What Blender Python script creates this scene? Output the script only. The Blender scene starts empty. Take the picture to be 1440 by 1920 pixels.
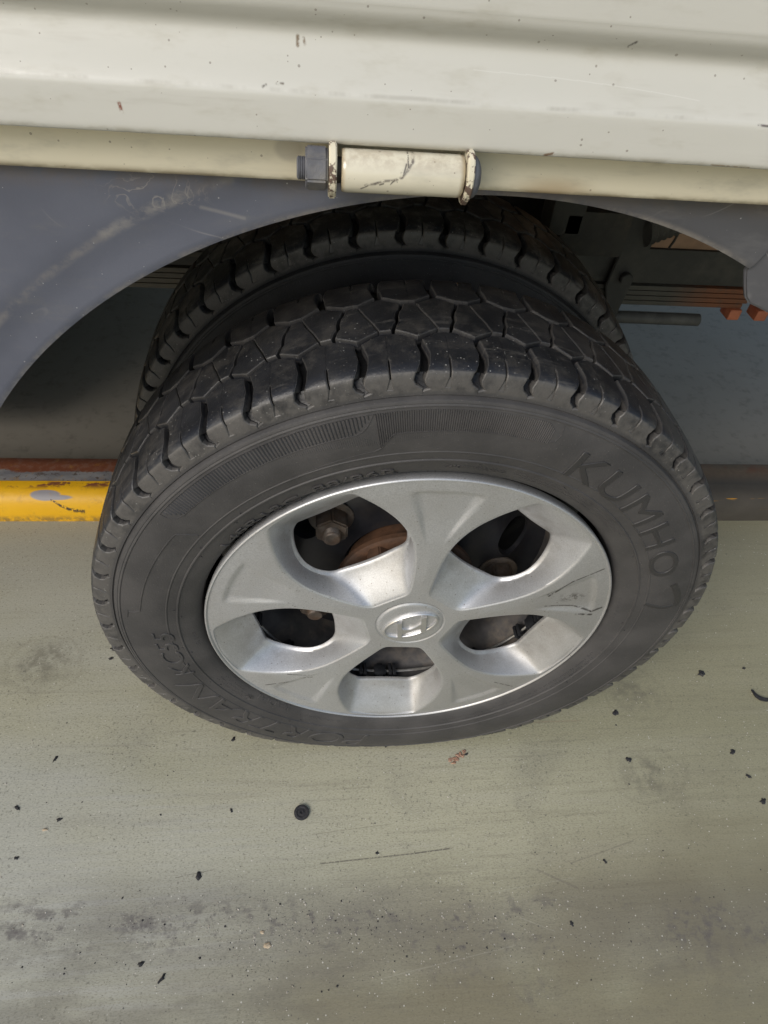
import bpy, bmesh, math, random
import numpy as np
from mathutils import Vector, Matrix
random.seed(7); rng = np.random.default_rng(7)
SC = bpy.context.scene
COL = SC.collection
PI = math.pi

# ------------------------------------------------------------------ camera, sky, sun, exposure
CAM = (-0.0927, -0.3614, 0.7979)
YAW, PITCH, ROLL = -9.0002, -46.1759, -6.5461
cam_d = bpy.data.cameras.new('camera'); cam = bpy.data.objects.new('camera', cam_d); COL.objects.link(cam)
_B = Matrix(((1, 0, 0), (0, 0, -1), (0, 1, 0)))          # blender camera axes (right, up, back) -> right, forward, up
_R = (Matrix.Rotation(math.radians(YAW), 3, 'Z') @ Matrix.Rotation(math.radians(PITCH), 3, 'X') @ Matrix.Rotation(math.radians(ROLL), 3, 'Y')) @ _B
cam.matrix_world = Matrix.Translation(CAM) @ _R.to_4x4()
cam_d.sensor_fit = 'VERTICAL'; cam_d.sensor_height = 36.0; cam_d.lens = 36.0 * 1275.0 / 1920.0
cam_d.clip_start = 0.01; cam_d.clip_end = 500
SC.camera = cam
SUN_DIR = Vector((-0.58, -0.62, 0.68)).normalized()      # towards the sun
world = bpy.data.worlds.new('World'); SC.world = world; world.use_nodes = True
wt = world.node_tree; wt.nodes.clear()
sky = wt.nodes.new('ShaderNodeTexSky'); sky.sky_type = 'NISHITA'; sky.sun_disc = False
sky.sun_elevation = math.asin(SUN_DIR.z); sky.sun_rotation = math.atan2(SUN_DIR.x, SUN_DIR.y)
sky.air_density = 1.6; sky.dust_density = 2.5; sky.ozone_density = 1.0
bg = wt.nodes.new('ShaderNodeBackground'); bg.inputs[1].default_value = 0.096
wo = wt.nodes.new('ShaderNodeOutputWorld')
wt.links.new(sky.outputs[0], bg.inputs[0]); wt.links.new(bg.outputs[0], wo.inputs[0])
sun_d = bpy.data.lights.new('sun', 'SUN'); sun_d.energy = 1.45; sun_d.angle = math.radians(32); sun_d.color = (1.0, 0.97, 0.93)
sun = bpy.data.objects.new('sun', sun_d); COL.objects.link(sun)
sun.rotation_euler = SUN_DIR.to_track_quat('Z', 'Y').to_euler()
SC.view_settings.view_transform = 'Standard'; SC.view_settings.look = 'None'
SC.view_settings.gamma = 1.0; SC.view_settings.exposure = 0.38; SC.view_settings.use_curve_mapping = False

# ------------------------------------------------------------------ node helpers
class G:
    def __init__(s, name):
        s.m = bpy.data.materials.new(name); s.m.use_nodes = True; s.t = s.m.node_tree; s.t.nodes.clear()
        s.out = s.t.nodes.new('ShaderNodeOutputMaterial'); s.b = s.t.nodes.new('ShaderNodeBsdfPrincipled')
        s.t.links.new(s.b.outputs[0], s.out.inputs[0]); s.tc = s.t.nodes.new('ShaderNodeTexCoord'); s.P = s.tc.outputs['Object']
        sx = s.t.nodes.new('ShaderNodeSeparateXYZ'); s.t.links.new(s.P, sx.inputs[0]); s.x, s.y, s.z = sx.outputs
    def set(s, sock, v):
        if isinstance(v, bpy.types.NodeSocket): s.t.links.new(v, sock)
        elif isinstance(v, (tuple, list)) and sock.type == 'RGBA': sock.default_value = (*v[:3], 1)
        else: sock.default_value = v
    def f(s, op, a, b=0.0, c=0.0, clamp=False):
        n = s.t.nodes.new('ShaderNodeMath'); n.operation = op; n.use_clamp = clamp
        for i, v in enumerate((a, b, c)): s.set(n.inputs[i], v)
        return n.outputs[0]
    def add(s, a, b): return s.f('ADD', a, b)
    def sub(s, a, b): return s.f('SUBTRACT', a, b)
    def mul(s, a, b): return s.f('MULTIPLY', a, b)
    def mx(s, a, b): return s.f('MAXIMUM', a, b)
    def mn(s, a, b): return s.f('MINIMUM', a, b)
    def st(s, v, lo, hi):                                   # smoothstep lo..hi -> 0..1 (works reversed)
        n = s.t.nodes.new('ShaderNodeMapRange'); n.interpolation_type = 'SMOOTHSTEP'
        if lo > hi: return s.sub(1.0, s.st(v, hi, lo))
        s.set(n.inputs[0], v); n.inputs[1].default_value = lo; n.inputs[2].default_value = hi
        return n.outputs[0]
    def vec(s, x, y, z):
        n = s.t.nodes.new('ShaderNodeCombineXYZ')
        for i, v in enumerate((x, y, z)): s.set(n.inputs[i], v)
        return n.outputs[0]
    def noise(s, scale, detail=3, rough=0.55, v=None, st=None, off=0.0, dist=0.0):
        vv = v if v is not None else s.P
        if st is not None or off:
            mp = s.t.nodes.new('ShaderNodeMapping'); s.t.links.new(vv, mp.inputs[0])
            mp.inputs[3].default_value = st or (1, 1, 1); mp.inputs[1].default_value = (off, off * 1.7, off * .6); vv = mp.outputs[0]
        n = s.t.nodes.new('ShaderNodeTexNoise'); s.t.links.new(vv, n.inputs['Vector'])
        n.inputs['Scale'].default_value = scale; n.inputs['Detail'].default_value = detail; n.inputs['Roughness'].default_value = rough
        n.inputs['Distortion'].default_value = dist
        return n.outputs[0]
    def voro(s, scale, v=None, feat='F1', rnd=1.0):
        n = s.t.nodes.new('ShaderNodeTexVoronoi'); n.feature = feat; s.t.links.new(v if v is not None else s.P, n.inputs['Vector'])
        n.inputs['Scale'].default_value = scale; n.inputs['Randomness'].default_value = rnd
        return n.outputs[0], (n.outputs[1] if feat == 'F1' else None)
    def specks(s, scale, size, keep, off=0.0, st=(1, 1, 1)):  # sparse small dots: returns mask
        mp = s.t.nodes.new('ShaderNodeMapping'); s.t.links.new(s.P, mp.inputs[0]); mp.inputs[1].default_value = (off, off, off); mp.inputs[3].default_value = st
        d, c = s.voro(scale, mp.outputs[0])
        sx = s.t.nodes.new('ShaderNodeSeparateXYZ'); s.t.links.new(c, sx.inputs[0])
        big = s.f('MULTIPLY_ADD', sx.outputs[1], size * .8, size * .4)
        dot = s.f('LESS_THAN', d, big); k = s.f('LESS_THAN', sx.outputs[0], keep)
        return s.mul(dot, k)
    def mix(s, fac, a, b):
        n = s.t.nodes.new('ShaderNodeMix'); n.data_type = 'RGBA'; n.clamp_factor = True
        s.set(n.inputs[0], fac); s.set(n.inputs[6], a); s.set(n.inputs[7], b); return n.outputs[2]
    def seg(s, x0, y0, x1, y1, w, soft):                     # soft mask of a line segment in the XY plane
        dx, dy = x1 - x0, y1 - y0; L2 = dx * dx + dy * dy
        px = s.sub(s.x, x0); py = s.sub(s.y, y0)
        t = s.f('DIVIDE', s.add(s.mul(px, dx), s.mul(py, dy)), L2, clamp=True)
        ex = s.sub(px, s.mul(t, dx)); ey = s.sub(py, s.mul(t, dy))
        return s.st(s.f('SQRT', s.add(s.mul(ex, ex), s.mul(ey, ey))), w + soft, max(0, w - soft))
    def disc(s, x0, y0, rx, ry, soft):
        px = s.f('DIVIDE', s.sub(s.x, x0), rx); py = s.f('DIVIDE', s.sub(s.y, y0), ry)
        return s.st(s.f('SQRT', s.add(s.mul(px, px), s.mul(py, py))), 1 + soft, 1 - soft)
    def bump(s, h, strength=0.3, dist=0.001):
        n = s.t.nodes.new('ShaderNodeBump'); s.set(n.inputs['Height'], h); n.inputs['Strength'].default_value = strength; n.inputs['Distance'].default_value = dist
        s.t.links.new(n.outputs[0], s.b.inputs['Normal'])
    def done(s, col, rough=0.5, metal=0.0, spec=0.5, coat=0.0):
        s.set(s.b.inputs['Base Color'], col); s.set(s.b.inputs['Roughness'], rough); s.set(s.b.inputs['Metallic'], metal)
        s.set(s.b.inputs['Specular IOR Level'], spec)
        if coat: s.set(s.b.inputs['Coat Weight'], coat); s.b.inputs['Coat Roughness'].default_value = .12
        return s.m

# ------------------------------------------------------------------ mesh helpers
def link(name, me, mat, parent=None):
    o = bpy.data.objects.new(name, me); COL.objects.link(o)
    if mat is not None and not me.materials: me.materials.append(mat)
    if parent is not None: o.parent = parent
    return o
def mesh(name, V, F, smooth=True, angle=35):
    me = bpy.data.meshes.new(name); me.from_pydata([tuple(map(float, v)) for v in V], [], [tuple(map(int, f)) for f in F]); me.update()
    if smooth:
        me.polygons.foreach_set('use_smooth', [True] * len(me.polygons)); me.set_sharp_from_angle(angle=math.radians(angle))
    return me
def bm_mesh(name, bm, smooth=True, angle=35, recalc=True):
    if recalc: bmesh.ops.recalc_face_normals(bm, faces=bm.faces)
    me = bpy.data.meshes.new(name); bm.to_mesh(me); bm.free()
    if smooth:
        me.polygons.foreach_set('use_smooth', [True] * len(me.polygons)); me.set_sharp_from_angle(angle=math.radians(angle))
    return me
def tag(o, label=None, cat=None, group=None, kind=None):
    if label: o['label'] = label
    if cat: o['category'] = cat
    if group: o['group'] = group
    if kind: o['kind'] = kind
    return o
def empty(name, loc=(0, 0, 0), parent=None):
    o = bpy.data.objects.new(name, None); o.empty_display_size = .05; COL.objects.link(o); o.location = loc
    if parent is not None: o.parent = parent
    return o
def box(x0, x1, y0, y1, z0, z1, bev=0.0, seg=2, bm=None):
    own = bm is None; bm = bm or bmesh.new()
    r = bmesh.ops.create_cube(bm, size=1.0, matrix=Matrix.Translation(((x0 + x1) / 2, (y0 + y1) / 2, (z0 + z1) / 2)) @ Matrix.Diagonal((x1 - x0, y1 - y0, z1 - z0, 1)))
    if bev:
        es = list({e for v in r['verts'] for e in v.link_edges}); bmesh.ops.bevel(bm, geom=es, offset=bev, segments=seg, affect='EDGES', profile=.6)
    return bm
def grid_faces(n, m, closed_n=False, closed_m=False):
    F = []
    for i in range(n if closed_n else n - 1):
        for j in range(m if closed_m else m - 1):
            a = i * m + j; b = i * m + (j + 1) % m; c = ((i + 1) % n) * m + (j + 1) % m; d = ((i + 1) % n) * m + j
            F.append((a, b, c, d))
    return F
def lathe_y(prof, n=96, off=0.0):                            # prof: (y, r) metres, axis = Y
    P = np.array(prof, float); a = np.linspace(0, 2 * PI, n, endpoint=False) + off
    V = np.stack([np.outer(np.sin(a), P[:, 1]), np.tile(P[:, 0], (n, 1)), np.outer(np.cos(a), P[:, 1])], -1).reshape(-1, 3)
    return V, grid_faces(n, len(P), closed_n=True)
def catmull(P, k=6, closed=False):
    P = np.array(P, float); out = []; n = len(P)
    for i in range(n if closed else n - 1):
        if closed: p0, p1, p2, p3 = P[(i - 1) % n], P[i], P[(i + 1) % n], P[(i + 2) % n]
        else: p0, p1, p2, p3 = P[max(i - 1, 0)], P[i], P[i + 1], P[min(i + 2, n - 1)]
        for t in np.arange(k) / k:
            out.append(.5 * ((2 * p1) + (p2 - p0) * t + (2 * p0 - 5 * p1 + 4 * p2 - p3) * t * t + (3 * p1 - p0 - 3 * p2 + p3) * t ** 3))
    if not closed: out.append(P[-1])
    return np.array(out)
def extrude_x(prof, x0, x1, nx, wob=0.0):                    # prof: (y, z); a skin swept along X
    P = np.array(prof, float); xs = np.linspace(x0, x1, nx); V = []
    for i, x in enumerate(xs):
        for (y, z) in P: V.append((x, y + wob * math.sin(x * 9.0 + z * 30), z + wob * .6 * math.sin(x * 5.3 + 1.1)))
    return V, grid_faces(nx, len(P))
def tube(pts, r, n=8, closed=False, caps=True):
    pts = [Vector(p) for p in pts]; V = []; N = len(pts)
    rr = r if isinstance(r, (list, tuple)) else [r] * N
    up = Vector((0.13, 0.21, 1)).normalized()
    for i, p in enumerate(pts):
        a = pts[(i - 1) % N] if (closed or i) else p; b = pts[(i + 1) % N] if (closed or i < N - 1) else p
        t = (b - a).normalized(); u = t.cross(up)
        if u.length < .05: u = t.cross(Vector((1, 0, 0)))
        u.normalize(); w = u.cross(t)
        for k in range(n):
            q = 2 * PI * k / n; V.append(p + (u * math.cos(q) + w * math.sin(q)) * rr[i])
    F = grid_faces(N, n, closed_n=closed, closed_m=True)
    if caps and not closed: F += [tuple(range(n))[::-1], tuple(range((N - 1) * n, N * n))]
    return V, F
def sstep(t): t = np.clip(t, 0, 1); return t * t * (3 - 2 * t)

# ------------------------------------------------------------------ materials
def m_rubber(name, dust=1.0, letter=False, film=.15, sidedust_shade=1.0, treaddust_light=1.0):
    g = G(name)
    r = g.f('SQRT', g.add(g.mul(g.x, g.x), g.mul(g.z, g.z)))
    n1 = g.noise(22, 4, .6); n2 = g.noise(160, 3, .6); n3 = g.noise(7, 2)
    base = g.mix(g.st(n1, .35, .7), (.014, .015, .018), (.026, .027, .031))
    if letter: base = g.mix(n1, (.022, .022, .024), (.036, .035, .036))
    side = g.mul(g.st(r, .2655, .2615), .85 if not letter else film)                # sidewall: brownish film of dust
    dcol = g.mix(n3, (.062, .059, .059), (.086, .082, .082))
    col = g.mix(g.mul(g.mul(side, sidedust_shade), g.f('MULTIPLY_ADD', g.st(n1, .3, .75), .45, .55)), base, dcol)
    at = g.t.nodes.new('ShaderNodeAttribute'); at.attribute_name = 'edge_groove_shading'
    but = g.mul(g.mul(g.st(g.add(r, g.mul(g.sub(n1, .5), .0010)), .2784, .2775), g.st(r, .2620, .2655)), g.st(g.add(n1, g.mul(g.sub(n2, .5), .5)), .20, .58))   # dusty shoulder
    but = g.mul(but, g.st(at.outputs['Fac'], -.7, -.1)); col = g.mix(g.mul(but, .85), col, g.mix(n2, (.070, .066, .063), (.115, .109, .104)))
    tread = g.st(r, .2774, .2786)
    nav = g.mul(tread, g.st(r, .2812, .2798)); col = g.mix(g.mul(nav, .6), col, (.016, .019, .028))
    worn = g.mul(tread, g.st(g.noise(40, 6, .75, off=3.1), .44, .66)); col = g.mix(g.mul(worn, min(1, .66 * treaddust_light)), col, tuple(c * treaddust_light for c in (.064, .061, .058)))
    sc = g.mul(g.st(g.noise(55, 5, .8, st=(.25, 1.6, .25), off=1.1), .56, .66), g.st(r, .272, .276)); col = g.mix(g.mul(sc, .5), col, (.10, .096, .092))
    sp = g.mul(g.specks(480, .24, .16), g.mul(g.st(g.noise(26, 2, off=5.), .40, .58), g.st(r, .262, .268))); col = g.mix(g.mul(sp, .7), col, (.30, .30, .29))
    sp2 = g.specks(1000, .26, .06, off=2.); col = g.mix(g.mul(sp2, .45), col, (.22, .21, .20))
    ed = g.mul(g.st(at.outputs['Fac'], .05, .95), g.f('MULTIPLY_ADD', n2, .5, .3)); col = g.mix(g.mul(ed, .80), col, (.100, .096, .092)); col = g.mix(g.st(at.outputs['Fac'], -.4, -.9), col, (.007, .007, .008)) if not letter else col  # edge highlights and groove shade painted into the colour, over edge dust
    rough = g.sub(g.add(g.f('MULTIPLY_ADD', n1, .24, .36), g.mul(side, .16)), g.mul(tread, .07))
    g.bump(g.add(g.add(g.mul(n2, .7), g.mul(g.noise(700, 2), .5)), g.mul(g.noise(60, 4, .6, off=6.), .9)), .42, .0009)
    return g.done(col, rough, 0, .5)
M_TYRE = m_rubber('tyre rubber'); M_TYREIN = m_rubber('inner tyre rubber with painted shade', sidedust_shade=.12, treaddust_light=2.0); M_LETTER = m_rubber('clean lettering rubber', letter=True); M_LETTER2 = m_rubber('dusty lettering rubber', letter=True, film=.75)  # inner tyre: shade painted into the sidewall colour, tread painted lighter

SCUFFS = ((.122, .0405, .1398, .061, .0006), (.1398, .061, .1633, .0775, .0006), (.124, .0385, .1415, .0565, .0011), (.1237, .0233, .1513, .0215, .0006), (.1513, .0215, .1709, .0139, .0008), (.1709, .0139, .1792, .0196, .0014), (.1573, .0106, .1724, .009, .0013),
          (.1097, .0062, .1278, .0032, .0012), (.1278, .0032, .1515, -.0092, .0010), (.1034, -.1134, .1252, -.124, .0005), (-.1377, -.1071, -.0888, -.0947, .0006), (-.1147, -.0862, -.0907, -.0892, .0005), (-.0581, -.1113, -.0548, -.0965, .0018))
def m_cap():
    g = G('silver wheel cover paint')
    n1 = g.noise(14, 4, .6); n2 = g.noise(900, 2); n3 = g.noise(60, 4, .65)
    col = g.mix(g.st(n2, .3, .7), (.50, .51, .53), (.61, .62, .64))
    dirt = g.mul(g.st(n1, .42, .75), .26); col = g.mix(dirt, col, (.30, .275, .235))
    bd_ = g.mul(g.st(g.y, -.005, .016), g.f('MULTIPLY_ADD', g.st(n3, .35, .65), .24, .05)); col = g.mix(bd_, col, (.17, .14, .11))       # brake dust caught in the pockets
    low = g.mul(g.st(g.add(g.x, g.mul(g.z, -.8)), -.02, .20), .42) # darker, browner and duller towards the lower right
    col = g.mix(g.mul(low, g.f('MULTIPLY_ADD', n3, .5, .6)), col, (.235, .225, .205))
    # scuffs on the right-hand spoke (wheel coordinates X, Z -> use x, z)
    y0 = g.y; g.y = g.z
    for (a, b, c, d, w) in SCUFFS:
        mk = g.mul(g.seg(a, b, c, d, w, .0007), g.st(g.noise(190, 3, .7, off=a * 9), .38, .52)); col = g.mix(g.mul(mk, .85), col, (.05, .045, .04))
    sm = g.mul(g.disc(.146, .0345, .011, .005, .7), g.st(g.noise(120, 4, .7), .45, .6)); col = g.mix(g.mul(sm, .8), col, (.07, .06, .05))
    g.y = y0
    sp = g.specks(520, .3, .05); col = g.mix(g.mul(sp, .6), col, (.16, .13, .10))
    g.bump(g.add(n2, g.mul(n3, .4)), .06, .0004)
    return g.done(col, g.add(g.f('MULTIPLY_ADD', n1, .12, .37), g.mul(low, .10)), .68, .5)
M_CAP = m_cap()
def m_emblem():
    g = G('bright emblem plating'); n = g.noise(80, 3)
    return g.done(g.mix(n, (.62, .62, .63), (.76, .76, .76)), .30, .85)
M_EMB = m_emblem()

def m_body(name, warm=0.0):
    g = G(name); k_ = warm
    n1 = g.noise(9, 4, .6, st=(.5, 1, 1)); n2 = g.noise(70, 4, .65, st=(.35, 1, 1)); n3 = g.noise(420, 3, .6)
    col = g.mix(n1, (.545 + .13 * warm, .54 + .085 * warm, .50 - .02 * warm), (.62 + .11 * warm, .615 + .065 * warm, .575 - .03 * warm))
    col = g.mix(g.mul(g.st(n2, .5, .78), .5), col, (.40, .38, .31))
    rn = g.noise(30, 4, .7, st=(.25, .25, 2.2), off=4.); col = g.mix(g.mul(g.st(rn, .56, .75), .35), col, (.33, .31, .26))
    sp = g.specks(420, .22, .06); col = g.mix(g.mul(sp, .55), col, (.13, .10, .075))
    sp = g.specks(210, .13, .08, off=7., st=(.8, 1, 1)); col = g.mix(g.mul(sp, .6), col, (.17, .14, .11))
    sp = g.specks(120, .085, .03, off=3., st=(.6, 1, 1)); col = g.mix(g.mul(sp, .8), col, (.09, .07, .06))
    return g, col, n1, n2, n3
def m_gate():
    g, col, n1, n2, n3 = m_body('off white gate paint')
    cz = g.add(.7215, g.mul(g.sub(g.noise(60, 3, off=2.), .5), .0010))              # grime caught on the fold
    fold = g.mul(g.st(g.f('ABSOLUTE', g.sub(g.z, cz)), .0013, .0001), g.st(g.noise(38, 4, .7, st=(1, .2, .2), off=9.), .44, .60))
    col = g.mix(g.mul(fold, .30), col, (.20, .18, .14))
    lip = g.mul(g.st(g.z, .7045, .7008), g.st(g.noise(55, 4, .7, st=(.6, 1, 1), off=1.), .40, .62)); col = g.mix(g.mul(lip, .5), col, (.30, .27, .19))
    rib = g.mul(g.st(g.f('ABSOLUTE', g.sub(g.z, .7450)), .0050, .0008), g.f('MULTIPLY_ADD', n2, .6, .25)); col = g.mix(g.mul(rib, .38), col, (.27, .26, .19))  # soft shade of the rib groove painted into the colour
    y0 = g.y; g.y = g.z
    for (a, b, c, d, w, cc) in ((-.098, .7405, -.098, .7375, .0007, (.2, .15, .1)), (-.0955, .7400, -.0950, .7380, .0005, (.2, .15, .1)), (-.176, .7125, -.1755, .7090, .0007, (.22, .08, .05)),
                                (-.1135, .7222, -.112, .7230, .0004, (.16, .15, .13)), (-.1075, .7237, -.1045, .7238, .0003, (.18, .16, .13)), (.020, .7012, .0235, .7022, .0009, (.22, .15, .1)), (.105, .7015, .125, .7012, .0003, (.3, .25, .18)),
                                (.048, .7465, .050, .7485, .0006, (.1, .09, .08)), (.12, .7205, .126, .7203, .0004, (.12, .1, .1))):
        mk = g.seg(a, b, c, d, w, .0005); col = g.mix(g.mul(mk, g.st(g.noise(300, 3, .7), .35, .55)), col, cc)
    for k in range(9):
        a = -.02 + .012 * k; b = .7335 - .00022 * k * k * .3
        col = g.mix(g.mul(g.seg(a, b, a + .012, b - .0004 - .0001 * k, .00018, .0002), .35), col, (.72, .72, .70))
    g.y = y0
    g.bump(g.add(g.mul(n3, .25), g.mul(n2, .9)), .22, .0008)
    return g.done(col, g.f('MULTIPLY_ADD', n2, .25, .28), 0, .5, .25)
def m_sill():
    g, col, n1, n2, n3 = m_body('yellowed sill paint', 1.0)
    e = g.mul(g.st(g.z, .6760, .6715), g.st(g.noise(45, 4, .7, st=(.6, 1, 1)), .35, .6)); col = g.mix(g.mul(e, .75), col, (.22, .165, .09))
    y0 = g.y; g.y = g.z
    st = g.mul(g.disc(-.103, .687, .007, .0055, .25), .8); col = g.mix(g.mul(st, .55), col, (.36, .33, .28))
    st = g.disc(.035, .6745, .016, .005, .8); col = g.mix(g.mul(st, .55), col, (.36, .25, .13))
    g.y = y0
    g.bump(g.add(g.mul(n3, .25), n2), .2, .0008)
    return g.done(col, .42, 0, .5, .1)
M_GATE, M_SILL = m_gate(), m_sill()
def m_sleeve():
    g, col, n1, n2, n3 = m_body('cracked hinge sleeve paint', .8)
    top = g.mul(g.st(g.z, .001, .009), g.st(g.noise(120, 4, .7), .38, .62)); col = g.mix(g.mul(top, .45), col, (.36, .29, .21))
    y0 = g.y; g.y = g.z
    pts = [(a_ + .0485, b_ - .689) for a_, b_ in [(-.044, .700), (-.0447, .6965), (-.047, .6935), (-.0495, .6905), (-.053, .689), (-.058, .6885), (-.062, .687), (-.0665, .686)]]
    for (a, b), (c, d) in zip(pts[:-1], pts[1:]):
        col = g.mix(g.mul(g.seg(a, b, c, d, .0004, .0007), g.mul(.85, g.st(g.noise(330, 4, .75), .40, .56))), col, (.16, .14, .12))
        col = g.mix(g.mul(g.seg(a - .003, b - .001, c - .002, d - .002, .0003, .0004), g.mul(.9, g.st(g.noise(260, 3), .45, .55))), col, (.09, .08, .07))
    g.y = y0
    en = g.mx(g.st(g.x, -.0270, -.0292), g.st(g.x, .0262, .0288)); col = g.mix(g.mul(en, .7), col, (.34, .26, .15))
    g.bump(n2, .2, .0006)
    return g.done(col, .22, 0, .5, .6)
M_SLEEVE = m_sleeve()
def m_bracket():
    g, col, n1, n2, n3 = m_body('flaking bracket paint', 1.0)
    k = g.st(g.noise(150, 3, .6, off=.7), .50, .56); col = g.mix(k, col, g.mix(n3, (.10, .065, .045), (.17, .12, .10)))
    g.bump(k, .4, .0006); return g.done(col, .5)
M_BRKT = m_bracket()
def simple(name, a, b, scale=60, rough=.5, metal=0.0, bump=.3, spec=.5, dusty=None, amt=.5):
    g = G(name); n = g.noise(scale, 4, .6); n2 = g.noise(scale * 6, 3, .6)
    col = g.mix(g.st(n, .3, .7), a, b)
    if dusty: col = g.mix(g.mul(g.st(g.noise(scale * .5, 4, .7, off=4.), .45, .7), amt), col, dusty)
    g.bump(g.add(n2, g.mul(n, .5)), bump, .0008)
    return g.done(col, g.f('MULTIPLY_ADD', n, .2, rough - .1), metal, spec)
M_NUT = simple('grey painted nut', (.105, .108, .125), (.15, .155, .175), 90, .5, .1, dusty=(.24, .22, .19), amt=.5)
M_DARK = simple('black chassis paint', (.018, .018, .018), (.035, .034, .032), 40, .6, 0, dusty=(.075, .062, .048), amt=.7)
M_COIL = simple('grey rubber bellows', (.07, .07, .068), (.11, .11, .105), 60, .6)
M_RAIL = simple('dusty frame paint', (.030, .031, .031), (.045, .045, .043), 30, .6, 0, dusty=(.09, .085, .075), amt=.5)
M_RUST = simple('brown rust', (.050, .024, .012), (.115, .055, .028), 45, .75, 0, .6, dusty=(.05, .035, .028), amt=.6)
M_RUSTPANEL = simple('rusty brown crossmember', (.42, .26, .17), (.54, .36, .25), 14, .7, 0, .3, dusty=(.07, .05, .04), amt=.5)
M_ORANGE = simple('orange rubber', (.42, .12, .06), (.55, .19, .10), 60, .6, 0, .3)
M_STEEL = simple('bare dark steel', (.13, .12, .115), (.22, .21, .20), 90, .42, .7)
M_NUTD = simple('grimy wheel nut steel', (.07, .06, .052), (.15, .13, .115), 90, .5, .4, dusty=(.10, .055, .03), amt=.6)
M_WIRE = simple('bright spring wire', (.35, .34, .33), (.5, .5, .49), 200, .35, .8)
M_BLACKPL = simple('black plastic', (.012, .013, .016), (.022, .023, .027), 60, .45)
M_RIM = simple('black rim paint', (.010, .011, .015), (.019, .020, .026), 40, .5, 0, .15, dusty=(.06, .05, .042), amt=.35)
M_BARREL = simple('dusty rim barrel paint', (.045, .044, .048), (.09, .085, .085), 50, .5, 0, .2, dusty=(.18, .15, .12), amt=.7)
M_BED = simple('pale bounce bed underside', (.26, .25, .22), (.36, .35, .31), 12, .8)  # underside toned pale to bounce added light onto the tread
def m_leaf():
    g = G('leaf spring steel'); n = g.noise(50, 4, .6)
    col = g.mix(n, (.055, .052, .045), (.095, .09, .078))
    ru = g.mul(g.st(g.x, .38, .46), g.st(n, .25, .5)); col = g.mix(ru, col, (.20, .075, .035))
    g.bump(n, .4, .001); return g.done(col, .65)
M_LEAF = m_leaf()
def m_fender():
    g = G('blue grey fender plastic')
    n1 = g.noise(7, 4, .6); n2 = g.noise(420, 3, .6); n3 = g.noise(40, 5, .7, st=(.5, 1, 1.4))
    col = g.mix(g.st(n1, .3, .7), (.082, .090, .122), (.112, .122, .160))
    col = g.mix(g.st(g.x, .0, .12), col, g.mix(n1, (.072, .073, .083), (.098, .099, .108)))   # greyer towards the right
    col = g.mix(g.mul(g.st(n3, .5, .72), .35), col, (.15, .15, .155))
    ang = g.f('SQRT', g.add(g.mul(g.sub(g.x, .0112), g.sub(g.x, .0112)), g.mul(g.sub(g.z, .2805), g.sub(g.z, .2805))))
    cr = g.mul(g.st(g.f('ABSOLUTE', g.sub(ang, .4140)), .0040, .0004), g.st(g.noise(48, 4, .7, off=3.), .40, .62))
    cr = g.mul(cr, .55); col = g.mix(g.mul(cr, .75), col, (.27, .25, .23))
    edge = g.mul(g.st(ang, .3890, .3853), g.mul(g.st(g.x, .172, .165), g.st(g.noise(50, 5, .75, off=2.), .38, .66))); col = g.mix(g.mul(edge, .5), col, (.33, .30, .27))
    top = g.mul(g.st(g.z, .655, .672), g.st(g.noise(60, 5, .7), .30, .62)); col = g.mix(g.mul(top, .6), col, (.13, .105, .085))
    sc = g.st(g.f('ABSOLUTE', g.sub(g.noise(9, 2, .5, dist=1.5), .5)), .006, .001); sc = g.mul(sc, g.st(g.noise(13, 2, off=8.), .5, .6)); col = g.mix(g.mul(sc, .4), col, (.34, .33, .33))
    y0 = g.y; g.y = g.z
    sm = g.mul(g.seg(-.203, .6365, -.160, .6590, .0008, .0042), g.st(g.noise(130, 5, .75, st=(.6, 1, 1)), .40, .60)); col = g.mix(g.mul(sm, .5), col, (.28, .27, .26))
    wi = g.mul(g.disc(-.172, .659, .020, .008, .8), g.st(g.f('ABSOLUTE', g.sub(g.noise(60, 3, .5, dist=1.2), .5)), .02, .004)); col = g.mix(g.mul(wi, .5), col, (.33, .31, .29))
    col = g.mix(g.mul(g.seg(-.150, .6525, -.128, .6475, .0005, .0012), .4), col, (.30, .29, .28)); g.y = y0
    sp = g.specks(420, .16, .06); col = g.mix(g.mul(sp, .7), col, (.42, .42, .43))
    g.bump(g.add(g.mul(n2, .6), g.mul(n3, .5)), .25, .0006)
    return g.done(col, g.f('MULTIPLY_ADD', n1, .2, .42), 0, .5)
M_FENDER = m_fender()

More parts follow.
